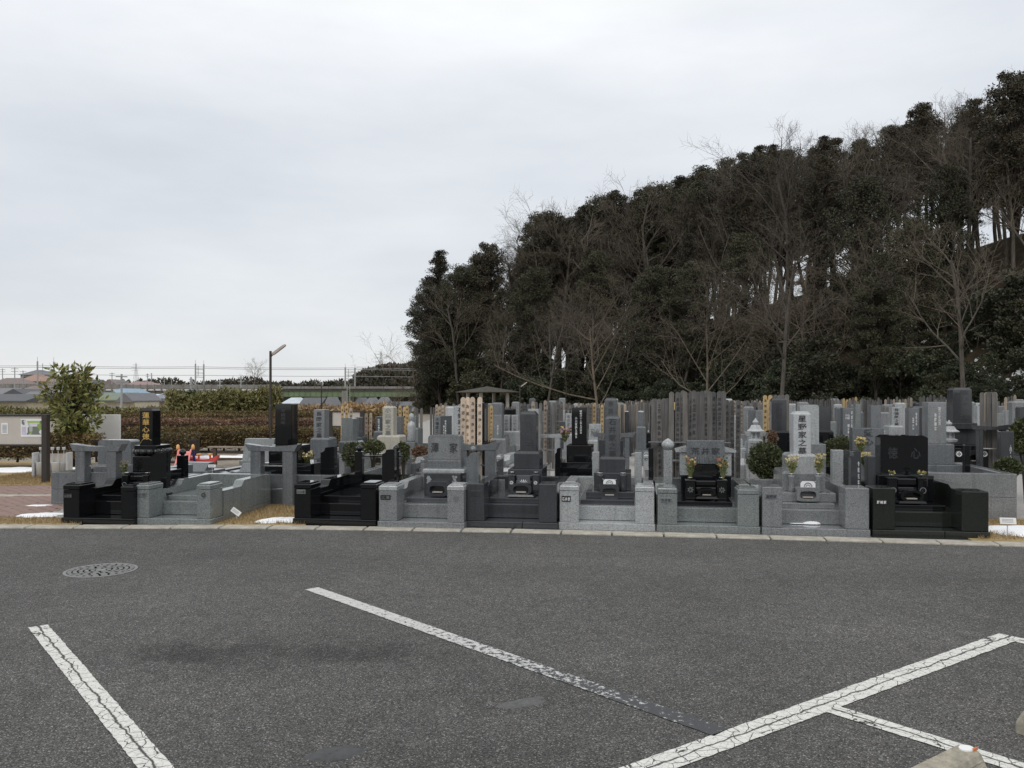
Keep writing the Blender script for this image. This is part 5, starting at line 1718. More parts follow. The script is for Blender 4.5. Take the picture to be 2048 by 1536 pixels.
def leaf_tree(name, label, loc, H, spread, mat, n_cl, per, size, seed, trunk_r=.05, bmat='barkdark', low=.35, cat='tree', group=None):
    r2 = random.Random(seed)
    o = thing(name, label, cat, loc, 0, group)
    tr, cr_ = MB(), MB()
    top = Vector((r2.uniform(-.05, .05) * H, 0, H * .93))
    tr.tube([Vector((0, 0, -.1)), Vector((.02 * H, 0, H * .3)), Vector((-.01 * H, .01 * H, H * .65)), top], [trunk_r, trunk_r * .8, trunk_r * .45, trunk_r * .12], 8)
    for k in range(n_cl):
        u = k / n_cl
        z = H * (low + (1.0 - low) * u)
        a = k * 2.4 + r2.uniform(-.4, .4)
        rr = spread * (math.sin(PI * min(1, .18 + .82 * (1 - u))) ** .7) * r2.uniform(.35, 1.0)
        c = Vector((rr * math.cos(a), rr * math.sin(a), z + r2.uniform(-.04, .04) * H))
        b = Vector((0, 0, max(H * .18, z - rr * .8)))
        tr.tube([b, b.lerp(c, .5) + Vector((0, 0, .03 * H)), c], [trunk_r * .4 * (1 - .6 * u), trunk_r * .25, trunk_r * .08], 4)
        cs = spread * r2.uniform(.18, .32)
        for _ in range(per):
            d = Vector((r2.gauss(0, 1), r2.gauss(0, 1), r2.gauss(0, .8)))
            d = d.normalized() * cs * r2.random() ** .4
            p = c + d
            nn = (d.normalized() + Vector((r2.gauss(0, .5), r2.gauss(0, .5), r2.gauss(.1, .5)))).normalized()
            cr_.leaf(p, nn, size * r2.uniform(.7, 1.3), size * r2.uniform(.16, .26), r2)
    tr.build('trunk', M[bmat], o)
    cr_.build('crown', M[mat], o)
    return o
leaf_tree('broadleaf_tree', 'bushy broad-leaved tree with light green leaves at the left', ((148 - 1024) / F * 19.0, 19.0, 0), 2.18, .60, 'leafloquat', 74, 34, .145, 21, .055, low=.28)

def board(label, x0, x1, y0, y1, Y, mat, legs, frame=None, papers=(), th=.05, rz=0.0):
    o = thing('notice_board', label, 'notice board', ((x0 - 1024) / F * Y, Y, 0), rz)
    k = Y / F
    w = (x1 - x0) * k
    zt, zb = EYE - (y0 - HZ) * k, EYE - (y1 - HZ) * k
    mm = MB(); mm.box(0, w, 0, th, zb, zt, .006); mm.build('panel', M[mat], o)
    if frame:
        fw = .03
        for nm, a, b, c, d in (('frame_bar', -fw, w + fw, zt, zt + fw), ('frame_bar', -fw, w + fw, zb - fw, zb)):
            mm = MB(); mm.box(a, b, -.03, th + .03, c, d, .004); mm.build(nm, M[frame], o)
    for lx in legs:
        mm = MB(); mm.box(lx * w - .05, lx * w + .05, -.035 if frame else th + .002, th + .035 if frame else th + .06, 0, zt + (.032 if frame else -.02), .004); mm.build('post', M[frame or 'metalgrey'], o)
    return o, w, zt, zb
def poster_mat():
    m = NM('printed_poster', .5)
    v = m.node('ShaderNodeTexVoronoi', {'Vector': m.tc.outputs['Object'], 'Scale': 9}, distance='CHEBYCHEV')
    g = m.node('ShaderNodeSeparateColor', {0: v.outputs['Color']}).outputs[0]
    m.color(m.ramp(g, [(0, (.16, .18, .14)), (.2, (.40, .43, .40)), (.42, (.62, .58, .66)), (.6, (.24, .34, .10)), (.75, (.72, .72, .74)), (1, (.5, .55, .6))], 'CONSTANT'))
    return m.mat
M['poster'] = poster_mat()
M['panel'] = plain('beige_board', (.50, .46, .41), .6, .4, .08, 3)
M['boardwhite'] = plain('stained_white_board', (.80, .80, .79), .5, .4, .08, 2.5)
o, w, zt, zb = board('brown framed notice board with posters at the left edge', -130, 90, 832, 889, 15.4, 'panel', (0, 1.0), 'metaldark')
def paper(parent, a, b, c, d, mat, nm='paper_notice'):
    mm = MB(); mm.box(a, b, -.006, -.001, c, d, 0); return mm.build(nm, mat, parent)
kx = 15.4 / F
pp = paper(o, (42 + 130) * kx, (87 + 130) * kx, EYE - (873.5 - HZ) * kx, EYE - (838 - HZ) * kx, M['whitepaint'], 'poster')
for i, (a, b, c, d, col) in enumerate([(.27, .96, .12, .9, 'poster'), (.04, .24, .6, .95, 'poster'), (.04, .24, .12, .55, 'paperlav')]):
    if col == 'paperlav':
        M['paperlav'] = plain('lavender_print', (.55, .5, .6), .5)
    W_, H_ = 45 * kx, 35.5 * kx
    X_, Z_ = (42 + 130) * kx, EYE - (873.5 - HZ) * kx
    mm = MB(); mm.box(X_ + W_ * a, X_ + W_ * b, -.009, -.007, Z_ + H_ * c, Z_ + H_ * d, 0); mm.build('printed_picture', M[col], pp)
mm = MB(); mm.box(X_ + W_ * .3, X_ + W_ * .85, -.011, -.0095, Z_ + H_ * .78, Z_ + H_ * .9, 0); mm.build('poster_title', plain('green_print', (.35, .5, .12), .5), pp)
q = paper(o, (3 + 130) * kx, (16 + 130) * kx, EYE - (868 - HZ) * kx, EYE - (846 - HZ) * kx, M['whitepaint'])
mm = MB()
for k in range(7):
    mm.box((5 + 130) * kx, (14 + 130) * kx, -.009, -.007, EYE - (850.5 + k * 2.4 - HZ) * kx, EYE - (849.6 + k * 2.4 - HZ) * kx, 0)
mm.build('printed_lines', M['inkgrey'], q)
paper(o, (-20 + 130) * kx, (-6 + 130) * kx, EYE - (868 - HZ) * kx, EYE - (846 - HZ) * kx, M['whitepaint'])
board('blank stained white board on legs behind the tree', 162, 240, 829, 884, 20, 'boardwhite', (.08, .92))
board('grey notice board with white papers behind the yellow slats', 661, 724, 824, 852, 22, 'panel', (0, 1.0), 'metaldark')

# rack with watering buckets beside the notice board
wr = thing('bucket_rack', 'white rack of buckets and ladles beside the notice board', 'bucket rack', ((104 - 1024) / F * 16.6, 16.6, 0), .1)
for k in range(4):
    mm = MB()
    mm.lathe([(.075, .02), (.09, .3), (.094, .31), (.07, .29)], -.22 + k * .15, .02 * (k % 2), 12)
    mm.build('bucket', M['whitepaint'] if k % 2 == 0 else M['metalpale'], wr, True)
for sx_ in (-.32, .32):
    mm = MB(); mm.box(sx_ - .02, sx_ + .02, -.1, .14, 0, .50, .004); mm.build('rack_side', M['metalpale'], wr)
mm = MB(); mm.box(-.3, .3, .1, .13, .1, .47, .004); mm.build('rack_back', M['panel'], wr)
for k in range(5):
    mm = MB()
    mm.tube([Vector((-.24 + k * .11, .06, .3)), Vector((-.23 + k * .11, .04, .58))], [.008, .007], 5, True)
    mm.lathe([(.03, .55), (.035, .60), (.03, .605)], -.23 + k * .11, .04, 8)
    mm.build('ladle', M['metalpale'], wr)

# plastic slide and rocker
RED = plain('red_plastic', (.62, .075, .07), .35, .5, .06)
SAL = plain('salmon_plastic', (.72, .22, .20), .35, .5, .06)
ORG = plain('orange_plastic', (.72, .40, .14), .35, .5, .06)
BLU = plain('blue_plastic', (.03, .05, .22), .35, .5, .06)
sl = thing('toddler_slide', 'small pink plastic toddler slide with orange tips', 'slide', ((371 - 1024) / F * 18.6, 18.6, 0), .15)
mm = MB()
prof = [(0, .46), (-.12, .42), (-.32, .2), (-.5, .06), (-.62, .04)]
for (a, b), (c, d) in zip(prof, prof[1:]):
    mm.add([(-.13, a, b), (.13, a, b), (.13, c, d), (-.13, c, d)], [(0, 1, 2, 3)])
    for s_ in (-.15, .15):
        mm.add([(s_ - .02, a, b), (s_ + .02, a, b), (s_ + .02, c, d), (s_ - .02, c, d), (s_ - .02, a, b + .06), (s_ + .02, a, b + .06), (s_ + .02, c, d + .06), (s_ - .02, c, d + .06)], [(0, 1, 2, 3), (4, 7, 6, 5), (0, 4, 5, 1), (1, 5, 6, 2), (2, 6, 7, 3), (3, 7, 4, 0)])
mm.build('chute', SAL, sl)
for s_ in (-.19, .19):
    mm = MB(); mm.tube([Vector((s_, .28, 0)), Vector((s_, .06, .36)), Vector((s_, 0, .52))], [.035, .035, .03], 8, True); mm.build('rail', BLU if s_ > 0 else SAL, sl)
    mm = MB(); mm.lathe([(.04, .5), (.048, .55), (.04, .61), (.012, .64)], s_, .0, 10); mm.build('tip', ORG, sl, True)
for k in range(3):
    mm = MB(); mm.box(-.17, .17, .22 - k * .08, .28 - k * .08, .1 + k * .12, .13 + k * .12, .004); mm.build('step', BLU, sl)
rk = thing('rocker_toy', 'red boat-shaped plastic rocker with orange handles', 'rocker toy', ((409 - 1024) / F * 19.0, 19.0, 0), .1)
mm = MB()
n = 12
pts = [(-.34 + .68 * k / n, .05 + .21 * abs(2 * k / n - 1) ** 2.2 - .045) for k in range(n + 1)]
tp = [(x * 1.03, .20 + .11 * abs(x / .34) ** 2) for x, _ in pts]
mm.prism(pts + tp[::-1], -.13, .13)
mm.build('hull', RED, rk)
for s_ in (-.14, .14):
    mm = MB(); mm.lathe([(.025, .18), (.025, .30), (.06, .31), (.06, .34), (.02, .345)], s_, 0, 10); mm.build('handle', ORG, rk, True)

sl.scale = (.85,) * 3
rk.scale = (.9,) * 3
# dark timber railing
tr_ = thing('timber_railing', 'dark timber railing with snow behind it', 'railing', ((430 - 1024) / F * 19.6, 19.6, 0), -.12)
rl = 4.2
for k in range(6):
    mm = MB(); mm.box(k * rl / 5 - .04, k * rl / 5 + .04, -.04, .04, 0, .40, .005); mm.build('post', M['woodbrown'], tr_)
for z in (.12, .27):
    mm = MB(); mm.box(-.1, rl + .1, -.025, .025, z, z + .05, .004); mm.build('rail', M['woodbrown'], tr_)
mm = MB(); mm.box(-.15, rl + .15, -.07, .07, .401, .44, .005); mm.build('top_rail', M['woodmid'], tr_)

# small white plot signs on sticks
def sign(label, x, y, Y, w, h, tilt, zb=0.0):
    p = at(x, y, Y)
    o = thing('plot_sign', label, 'sign', (p.x, Y, zb))
    mm = MB(); mm.tube([Vector((0, .012, 0)), Vector((0, .012, p.z - zb))], [.005, .005], 6, True); mm.build('stick', M['metalpale'], o)
    mm = MB(); mm.box(-w / 2, w / 2, -.004, .004, -h / 2, h / 2, .002)
    pn = mm.build('plate', M['whitepaint'], o)
    pn.location = (0, 0, p.z - zb)
    pn.rotation_euler = (-.25, tilt, 0)
    mm = MB()
    for k in range(3):
        mm.box(-w * .38, w * .3, -.006, -.005, h * (.2 - k * .2), h * (.25 - k * .2), 0)
    mm.build('printed_lines', M['inkgrey'], pn)
    return o
sign('small tilted white sign stuck in the dry lawn', 472, 1023.5, 10.72, .13, .065, .62, .02)
sign('small white sign on a stick at the right edge', 2016, 1042, 9.55, .19, .075, .03, .02)
sign('small white sign on the low dark kerbed plot', 424, 932, 14.5, .13, .05, 0)

# ------------------------------------------------------------------ lamp posts
def lamp(label, x, ytop, ybase, Y, side=1, hl=30, name='street_lamp'):
    p = at(x, ytop, Y)
    z0 = terrain(p.x, Y)
    o = thing(name, label, 'street lamp', (p.x, Y, z0))
    H = p.z - z0
    mm = MB()
    mm.lathe([(.09, 0), (.09, .03), (.055, .05), (.052, H * .45), (.04, H * .47), (.036, H)], 0, 0, 10)
    mm.build('pole', M['metaldark'], o)
    mm = MB()
    L = hl / F * Y
    a = Vector((side * .03, 0, H - .12)); b = Vector((side * L, 0, H + L * .42))
    mm.tube([Vector((0, 0, H - .16)), a + Vector((side * .06, 0, .05))], [.03, .028], 8, True)
    mm.build('bracket', M['metaldark'], o)
    d = (b - a).normalized(); u = Vector((-d.z, 0, d.x)) * side
    mm = MB()
    q = []
    for t, wd, th in ((0.05, .035, .03), (.15, .07, .035), (.9, .075, .03), (1, .05, .015)):
        c = a.lerp(b, t)
        q += [c + Vector((0, -wd, 0)) - u * th, c + Vector((0, wd, 0)) - u * th, c + Vector((0, wd, 0)) + u * th, c + Vector((0, -wd, 0)) + u * th]
    fs = [(i * 4 + j, i * 4 + (j + 1) % 4, (i + 1) * 4 + (j + 1) % 4, (i + 1) * 4 + j) for i in range(3) for j in range(4)] + [(3, 2, 1, 0), (12, 13, 14, 15)]
    mm.add(q, fs)
    mm.build('lamp_head', plain('lamp_housing', (.42, .36, .33), .5), o)
    return o
lamp('slim dark street lamp rising before the hedges', 541, 702, 905, 24.0, 1, 30)
lamp('street lamp behind the broad-leaved tree', 177, 745, 850, 34, -1, 7)
lamp('small far street lamp before the green bridge', 643, 768, 830, 58, 1, 4)
lamp('pale street lamp under the wooded hill', 1040, 770, 830, 52, 1, 14)
# ------------------------------------------------------------------ gazebo
go = at(975, 783, 62)
gz = thing('gazebo', 'small open gazebo with a low hipped roof under the hill', 'gazebo', (go.x, 62, terrain(go.x, 62)), .5)
h0 = go.z - gz.location.z
mm = MB()
mm.frustum(-1.75, 1.75, -1.75, 1.75, h0 - .02, h0 + .38, 1.72)
mm.build('roof', plain('grey_roof_tiles', (.085, .083, .072), .8, .3, .3, 3), gz)
mm = MB(); mm.box(-1.8, 1.8, -1.8, 1.8, h0 - .08, h0 - .022, .02); mm.build('eaves', M['woodbrown'], gz)
for a in (-1.1, 1.1):
    for b in (-1.1, 1.1):
        mm = MB(); mm.box(a - .1, a + .1, b - .1, b + .1, 0, h0 - .1, .01); mm.build('post', M['panel'], gz)

# ------------------------------------------------------------------ trees of the wooded hill
def bare_tree_mesh(seed, H, tw='barktwig', spread=1.0, fork=.3, low=False):
    r2 = random.Random(seed)
    tr, cw = MB(), MB()
    def grow(p, d, L, r, lev):
        segs = (5, 4, 3, 2, 1)[lev]
        pts, q = [p], p
        dd = d.copy()
        for k in range(segs):
            dd = (dd + Vector((r2.gauss(0, .12), r2.gauss(0, .12), r2.gauss(.03, .08))) * (1 if lev else .55)).normalized()
            q = q + dd * (L / segs)
            pts.append(q)
        rad = [r * (1 - (.55 if lev < 2 else .75) * k / segs) for k in range(segs + 1)]
        (tr if lev < 2 else cw).tube(pts, rad, (8, 5, 4, 3, 3)[lev])
        if lev == 4:
            return
        nb = (r2.randint(8, 10), r2.randint(6, 7), r2.randint(5, 6), r2.randint(4, 5))[lev]
        for k in range(nb):
            u = (fork + (1 - fork) * (k + .6) / nb) if lev == 0 else (.22 + .78 * (k + .5) / nb)
            i = min(segs - 1, int(u * segs))
            b = pts[i].lerp(pts[i + 1], u * segs - i)
            ax = (pts[i + 1] - pts[i]).normalized()
            side = ax.cross(Vector((r2.gauss(0, 1), r2.gauss(0, 1), r2.gauss(0, 1)))).normalized()
            ang = math.radians(r2.uniform(30, 62) if lev < 2 else r2.uniform(28, 60)) * (1.2 if low else 1)
            nd = (ax * math.cos(ang) + side * math.sin(ang))
            nd.z += .12 if lev < 3 else .05
            nd.normalize()
            ll = L * (.78 - .45 * u if lev == 0 else .60 - .16 * u) * r2.uniform(.75, 1.2) * (spread if lev == 0 else 1)
            grow(b, nd, ll, max(.006, rad[i] * r2.uniform(.42, .6)), lev + 1)
        # leader goes on as finer branch
    grow(Vector((0, 0, -.4)), Vector((r2.uniform(-.12, .12), r2.uniform(-.12, .12), 1)).normalized(), H * .86, H * .0125, 0)
    return tr.mesh('trunk', M['bark'] if tw != 'barktan' else M['barktan'], True), cw.mesh('crown', M[tw])
def leafy_tree_mesh(seed, H, mat, rad=.2, low=.35, n_cl=70, per=110, leaf=.26, shape='round'):
    r2 = random.Random(seed)
    tr, cw = MB(), MB()
    R0 = H * rad
    bend = Vector((r2.uniform(-.04, .04), r2.uniform(-.04, .04), 0)) * H
    spine = lambda u: Vector((0, 0, -.4)).lerp(Vector((0, 0, H * .96)), u) + bend * math.sin(u * 2.6)
    tr.tube([spine(k / 7) for k in range(8)], [H * .014 * (1 - .85 * k / 7) for k in range(8)], 7)
    for k in range(n_cl):
        u = r2.random()
        if shape == 'cone':
            env = (1 - u) ** .8 * .95 + .08
        else:
            env = math.sin(PI * (.12 + .86 * u)) ** .55
        z = low + (1 - low) * u
        a = k * 2.39996 + r2.uniform(-.5, .5)
        rr = R0 * env * (r2.random() ** .45) * r2.uniform(.8, 1.15)
        c = spine(z) + Vector((rr * math.cos(a), rr * math.sin(a), (-.12 * rr if shape == 'cone' else .1 * rr)))
        b = spine(max(.1, z - (.05 if shape == 'cone' else .13)))
        tr.tube([b, b.lerp(c, .55) + Vector((0, 0, .02 * H)), c], [H * .0045, H * .003, H * .0012], 4)
        cs = R0 * r2.uniform(.13, .30)
        fl = .45 if shape == 'cone' else .65
        for _ in range(per):
            d = Vector((r2.gauss(0, 1), r2.gauss(0, 1), r2.gauss(0, 1))).normalized() * cs * r2.random() ** .38
            d.z *= fl
            nn = (d.normalized() * .8 + Vector((r2.gauss(0, .6), r2.gauss(0, .6), r2.gauss(.15, .5)))).normalized()
            cw.leaf(c + d, nn, leaf * r2.uniform(.6, 1.3), leaf * r2.uniform(.2, .36), r2)
    return tr.mesh('trunk', M['barkdark'], True), cw.mesh('crown', M[mat])
BARE = [bare_tree_mesh(s, 11, 'barktwig', w_, fk) for s, w_, fk in ((1, .75, .4), (2, .95, .32), (3, .6, .45), (4, .7, .38), (7, .42, .55), (8, .46, .5), (9, .38, .62))]
BTAN = [bare_tree_mesh(s, 6.5, 'barktan', 1.35, .15, True) for s in (11, 12)]
EVER = [leafy_tree_mesh(21, 11, 'leafdark', .18, .34, 190, 170, .115), leafy_tree_mesh(22, 11, 'leafbrown', .155, .42, 170, 165, .11), leafy_tree_mesh(23, 11, 'leafdark', .19, .28, 190, 170, .115), leafy_tree_mesh(24, 11, 'leafbrown', .14, .48, 150, 165, .11)]
HIGH = [leafy_tree_mesh(25, 11, 'leafdark', .135, .5, 150, 170, .105), leafy_tree_mesh(26, 11, 'leafbrown', .12, .56, 130, 170, .105)]
CEDAR = [leafy_tree_mesh(31, 13, 'leafcedar', .14, .3, 160, 170, .115, 'cone'), leafy_tree_mesh(32, 13, 'leafcedar', .12, .45, 140, 170, .11, 'cone')]
UNDER = [leafy_tree_mesh(41, 3.2, 'leafunder', .52, .12, 44, 150, .14), leafy_tree_mesh(42, 2.6, 'leafunder', .6, .1, 44, 150, .13), leafy_tree_mesh(43, 4.2, 'leafdark', .4, .12, 50, 150, .16)]
LBL = {'h': '','b': 'bare grey-brown deciduous tree on the wooded hill', 'e': 'dark evergreen broad-leaved tree on the wooded hill', 'r': 'bronze-tinged evergreen tree on the wooded hill', 'c': 'dark conifer on the wooded hill', 't': 'low tangled pale-twigged bare tree at the hill foot', 'u': 'dense dark green evergreen shrub at the foot of the hill'}
NAMES = {'h': 'evergreen_tree', 'b': 'bare_tree', 'e': 'evergreen_tree', 'r': 'evergreen_tree', 'c': 'conifer_tree', 't': 'tangled_tree', 'u': 'evergreen_shrub'}
r4 = random.Random(5)
REFS = [(900, 'at the left end of the wood'), (980, 'above the four new slats'), (1060, 'above the gazebo'), (1140, 'above the charcoal upright stone'), (1220, 'above the black lettered stone'), (1320, 'just left of the big slat cluster'), (1450, 'above the house-shaped stone'), (1530, 'above the stone lantern'), (1600, 'above the fresh yellow slats'), (1700, 'above the pale upright stone'), (1800, 'above the two curled characters'), (1880, 'above the wide black stone'), (1960, 'above the tall saucer-based stone'), (9999, 'at the right edge')]
KINDW = {'h': 'high-crowned dark evergreen', 'b': 'bare brown tree', 'e': 'dark evergreen tree', 'r': 'bronze evergreen tree', 'c': 'dark conifer', 't': 'tangled pale-twigged tree', 'u': 'dense green shrub'}
def hill_label(kind, X, Y, s):
    t, d = hill_td(X, Y)
    px = 1024 + X / Y * F
    ref = next(w for lim, w in REFS if px < lim)
    sl = 'at the hill foot' if d < 5 else 'low on the slope' if d < 11 else 'high on the slope' if d < 19 else 'on the ridge'
    mid = {'h': 1.1, 'b': .87, 'e': .9, 'r': 1.0, 'c': .82, 't': 1.0, 'u': 1.05}[kind]
    return ('smaller ' if s < mid else 'larger ') + KINDW[kind] + ' ' + sl + ' ' + ref
def plant(kind, X, Y, s, label=None, group='trees of the wooded hill', var=None, tilt=0.05):
    pool = {'b': BARE, 't': BTAN, 'e': [EVER[0], EVER[2]], 'h': HIGH, 'r': [EVER[1], EVER[3]], 'c': CEDAR, 'u': UNDER}[kind]
    a, b = pool[r4.randrange(len(pool)) if var is None else var]
    o = thing(NAMES[kind], label or hill_label(kind, X, Y, s), 'shrub' if kind == 'u' else 'tree', (X, Y, terrain(X, Y) - .1), r4.uniform(0, 2 * PI), group if not (kind == 'u' and group == 'trees of the wooded hill') else 'shrubs at the hill foot')
    o.rotation_euler = (r4.gauss(0, tilt), r4.gauss(0, tilt), r4.uniform(0, 2 * PI))
    o.scale = (s * r4.uniform(.9, 1.12), s * r4.uniform(.9, 1.12), s)
    inst('trunk', a, o)
    inst('crown', b, o)
    return o
def hill_pt(t, d):
    return 30 - 38 * t + .763 * d, 30 + 45 * t + .644 * d
placed = []
tries = 0
SIL = [(820, 690), (840, 640), (862, 540), (880, 492), (930, 500), (950, 505), (980, 480), (1040, 460), (1110, 420), (1180, 400), (1280, 365), (1400, 325), (1500, 300), (1600, 275), (1750, 255), (1840, 205), (1920, 190), (1990, 150), (2048, 135), (2300, 90)]
def sil(x):
    return next((a[1] + (b[1] - a[1]) * (x - a[0]) / (b[0] - a[0]) for a, b in zip(SIL, SIL[1:]) if a[0] <= x <= b[0]), 690)
while len(placed) < 225 and tries < 8000:
    tries += 1
    t, d = r4.uniform(.03, 1.06), r4.uniform(1.5, 23)
    X, Y = hill_pt(t, d)
    px = 1024 + X / Y * F
    if not (820 < px < 2150):
        continue
    mind = 1.8 if d < 12 else 1.9
    if any((X - a) ** 2 + (Y - b) ** 2 < mind * mind for a, b in placed):
        continue
    placed.append((X, Y))
    if px > 1840 and d < 6 and r4.random() < .6:
        continue
    if d < 6:
        k = r4.choices('btue', [4, 1, 4, 2])[0]
    elif d < 14:
        k = r4.choices('bterucs', [8, 1, 1.5, 1, 2, 1, 0])[0] if d < 9 else r4.choices('brc', [8, 2, 1.5])[0]
    else:
        k = r4.choices('berc', [4, 4, 4, 5])[0]
    s = {'b': r4.uniform(.72, 1.02), 't': r4.uniform(.8, 1.2), 'e': r4.uniform(.75, 1.08), 'r': r4.uniform(.85, 1.15), 'c': r4.uniform(.7, .95), 'u': r4.uniform(.8, 1.4)}[k]
    if d > 11 and k in 'er' and r4.random() < .7:
        k = 'h'
    lim = (EYE + (HZ - sil(px)) / F * Y - terrain(X, Y)) / {'c': 13, 't': 6, 'u': 3.2}.get(k, 11)
    if d > 9 and k != 'u':
        s = lim * (r4.uniform(.82, 1.03) if k == 'b' else r4.uniform(.84, 1.03))
    s = min(s, lim * 1.03, 1.85)
    plant(k, X, Y, s)
for i in range(60):                            # thick evergreen edge along the foot
    t = .02 + 1.02 * i / 60
    X, Y = hill_pt(t, r4.uniform(-.5, 3.0))
    px = 1024 + X / Y * F
    if px > 1850 and r4.random() < .85:
        continue
    if 820 < px < 2120:
        plant('u', X, Y, r4.uniform(.75, 1.25))
nsh = 0
while nsh < 20:
    X, Y = hill_pt(r4.uniform(.05, .34), r4.uniform(.5, 9))
    if 1830 < 1024 + X / Y * F < 2085:
        plant('u', X, Y, r4.uniform(.4, .85))
        nsh += 1
# trees of the left end of the wood that stand out
for k, px, Y, s, lab in [('c', 905, 76, 1.08, 'tall ragged conifer at the left end of the wood'), ('e', 866, 80, 1.0, 'dark rounded evergreen at the very left end of the wood'), ('e', 846, 84, .62, 'low dark evergreen beside the distant bare thicket'), ('e', 885, 72, .8, 'dense evergreen beneath the ragged conifer'),
                         ('r', 985, 74, 1.3, 'bronze domed evergreen right of the ragged conifer'), ('r', 948, 75, 1.1, 'bronze evergreen filling the gap right of the ragged conifer'), ('b', 920, 70, 1.0, 'bare tree leaning before the ragged conifer'), ('e', 930, 72, 1.1, 'dark evergreen left of the gazebo roof'), ('b', 1000, 66, .8, 'bare leaning tree behind the gazebo'), ('b', 1090, 61, .8, 'bare forked tree right of the gazebo'),
                         ('t', 1200, 55, 1.2, 'wide tangled bare tree above the middle rows'), ('b', 1560, 43, .95, 'bare tree with a straight pale trunk behind the tall dark stone'), ('b', 1935, 36.5, .85, 'slender leaning bare tree above the snow patches'), ('t', 1420, 48, 1.15, 'tan tangled bare tree behind the big slats'),
                         ('e', 1750, 43.5, .72, 'broad dark evergreen low on the slope at the right')]:
    X = (px - 1024) / F * Y
    if px < 1000 and k != 'b':
        s = (EYE + (HZ - {905: 486, 866: 545, 846: 640, 885: 560, 985: 478, 930: 520, 948: 503}[px]) / F * Y - terrain(X, Y)) / (13 if k == 'c' else 11)
    plant(k, X, Y, s, lab, None, 0 if k != 'e' else None)
for i in range(9):                             # closed canopy at the right edge
    X, Y = hill_pt(.03 + .2 * i / 9, r4.uniform(12, 19))
    px = 1024 + X / Y * F
    plant('h', X, Y, min(1.85, (EYE + (HZ - sil(min(px, 2200))) / F * Y - terrain(X, Y)) / 11 * r4.uniform(.9, 1.0)))
# snow on the right slope
sn = MB()
r5 = random.Random(17)
for _ in range(2200):
    px, d = r5.uniform(1760, 2090), abs(r5.gauss(0, 4.5)) - 3.0
    t = r5.uniform(0.02, .36)
    X, Y = hill_pt(t, d)
    ppx = 1024 + X / Y * F
    if not 1780 < ppx < 2150 or r5.random() > (ppx - 1700) / 330:
        continue
    z = terrain(X, Y)
    rx = r5.uniform(.04, .24) * (1.3 if ppx > 1950 else .8)
    k = 9
    ring = [(X + rx * r5.uniform(.35, 1.5) * math.cos(2 * PI * j / k), Y + rx * .7 * r5.uniform(.35, 1.5) * math.sin(2 * PI * j / k)) for j in range(k)]
    vs = [(a, b, terrain(a, b) - .02) for a, b in ring] + [(X + (a - X) * .6, Y + (b - Y) * .6, terrain(X + (a - X) * .6, Y + (b - Y) * .6) + .05) for a, b in ring]
    sn.add(vs, [(j, (j + 1) % k, k + (j + 1) % k, k + j) for j in range(k)] + [tuple(k + j for j in range(k))])
sn.build('snow_patches', M['snow'], kind='stuff', label='patches of old snow on the lower slope at the right')

# ------------------------------------------------------------------ bamboo belt and reeds at the edge of the valley
def clump(name, label, px0, px1, Y, h, mat, n, leaf, seed, hv=.5, kind='stuff', z=None):
    r2 = random.Random(seed)
    mm = MB()
    for _ in range(n):
        px = r2.uniform(px0, px1)
        yy = Y + r2.uniform(-1.5, 2.5)
        X = (px - 1024) / F * yy
        hh = h * (1 + hv * noise.noise((X * .35, seed, 0)) + .25 * noise.noise((X * 1.7, seed, 1)))
        zz = hh * r2.random() ** .7
        p = Vector((X, yy, (terrain(X, yy) if z is None else z) + zz))
        nn = Vector((r2.gauss(0, .7), r2.gauss(0, .7), r2.gauss(.5, .6))).normalized()
        mm.leaf(p, nn, leaf * r2.uniform(.5, 1.3), leaf * r2.uniform(.1, .22), r2)
    return mm.build(name, M[mat], kind=kind, label=label)
clump('bamboo_thicket', 'dense olive bamboo-grass thicket behind the hedges', 335, 560, 56, 1.85, 'leafbamboo', 14000, .34, 3)
clump('bamboo_thicket', 'paler thicket running along behind the hedges to the left', -20, 350, 58, .75, 'leafbamboo', 10000, .32, 4)
clump('bamboo_thicket', 'dark undergrowth inside the thicket', 345, 555, 57.5, 1.6, 'leafbox', 8000, .34, 5)
clump('reeds', 'dry tan reeds before the green bridge', 555, 690, 62, .62, 'reed', 4500, .45, 6)
clump('reeds', 'dry tan reeds left of the beige stone', 690, 770, 75, .75, 'reed', 2500, .5, 7)
for px in (330, 372, 410, 452, 495, 530):
    pass

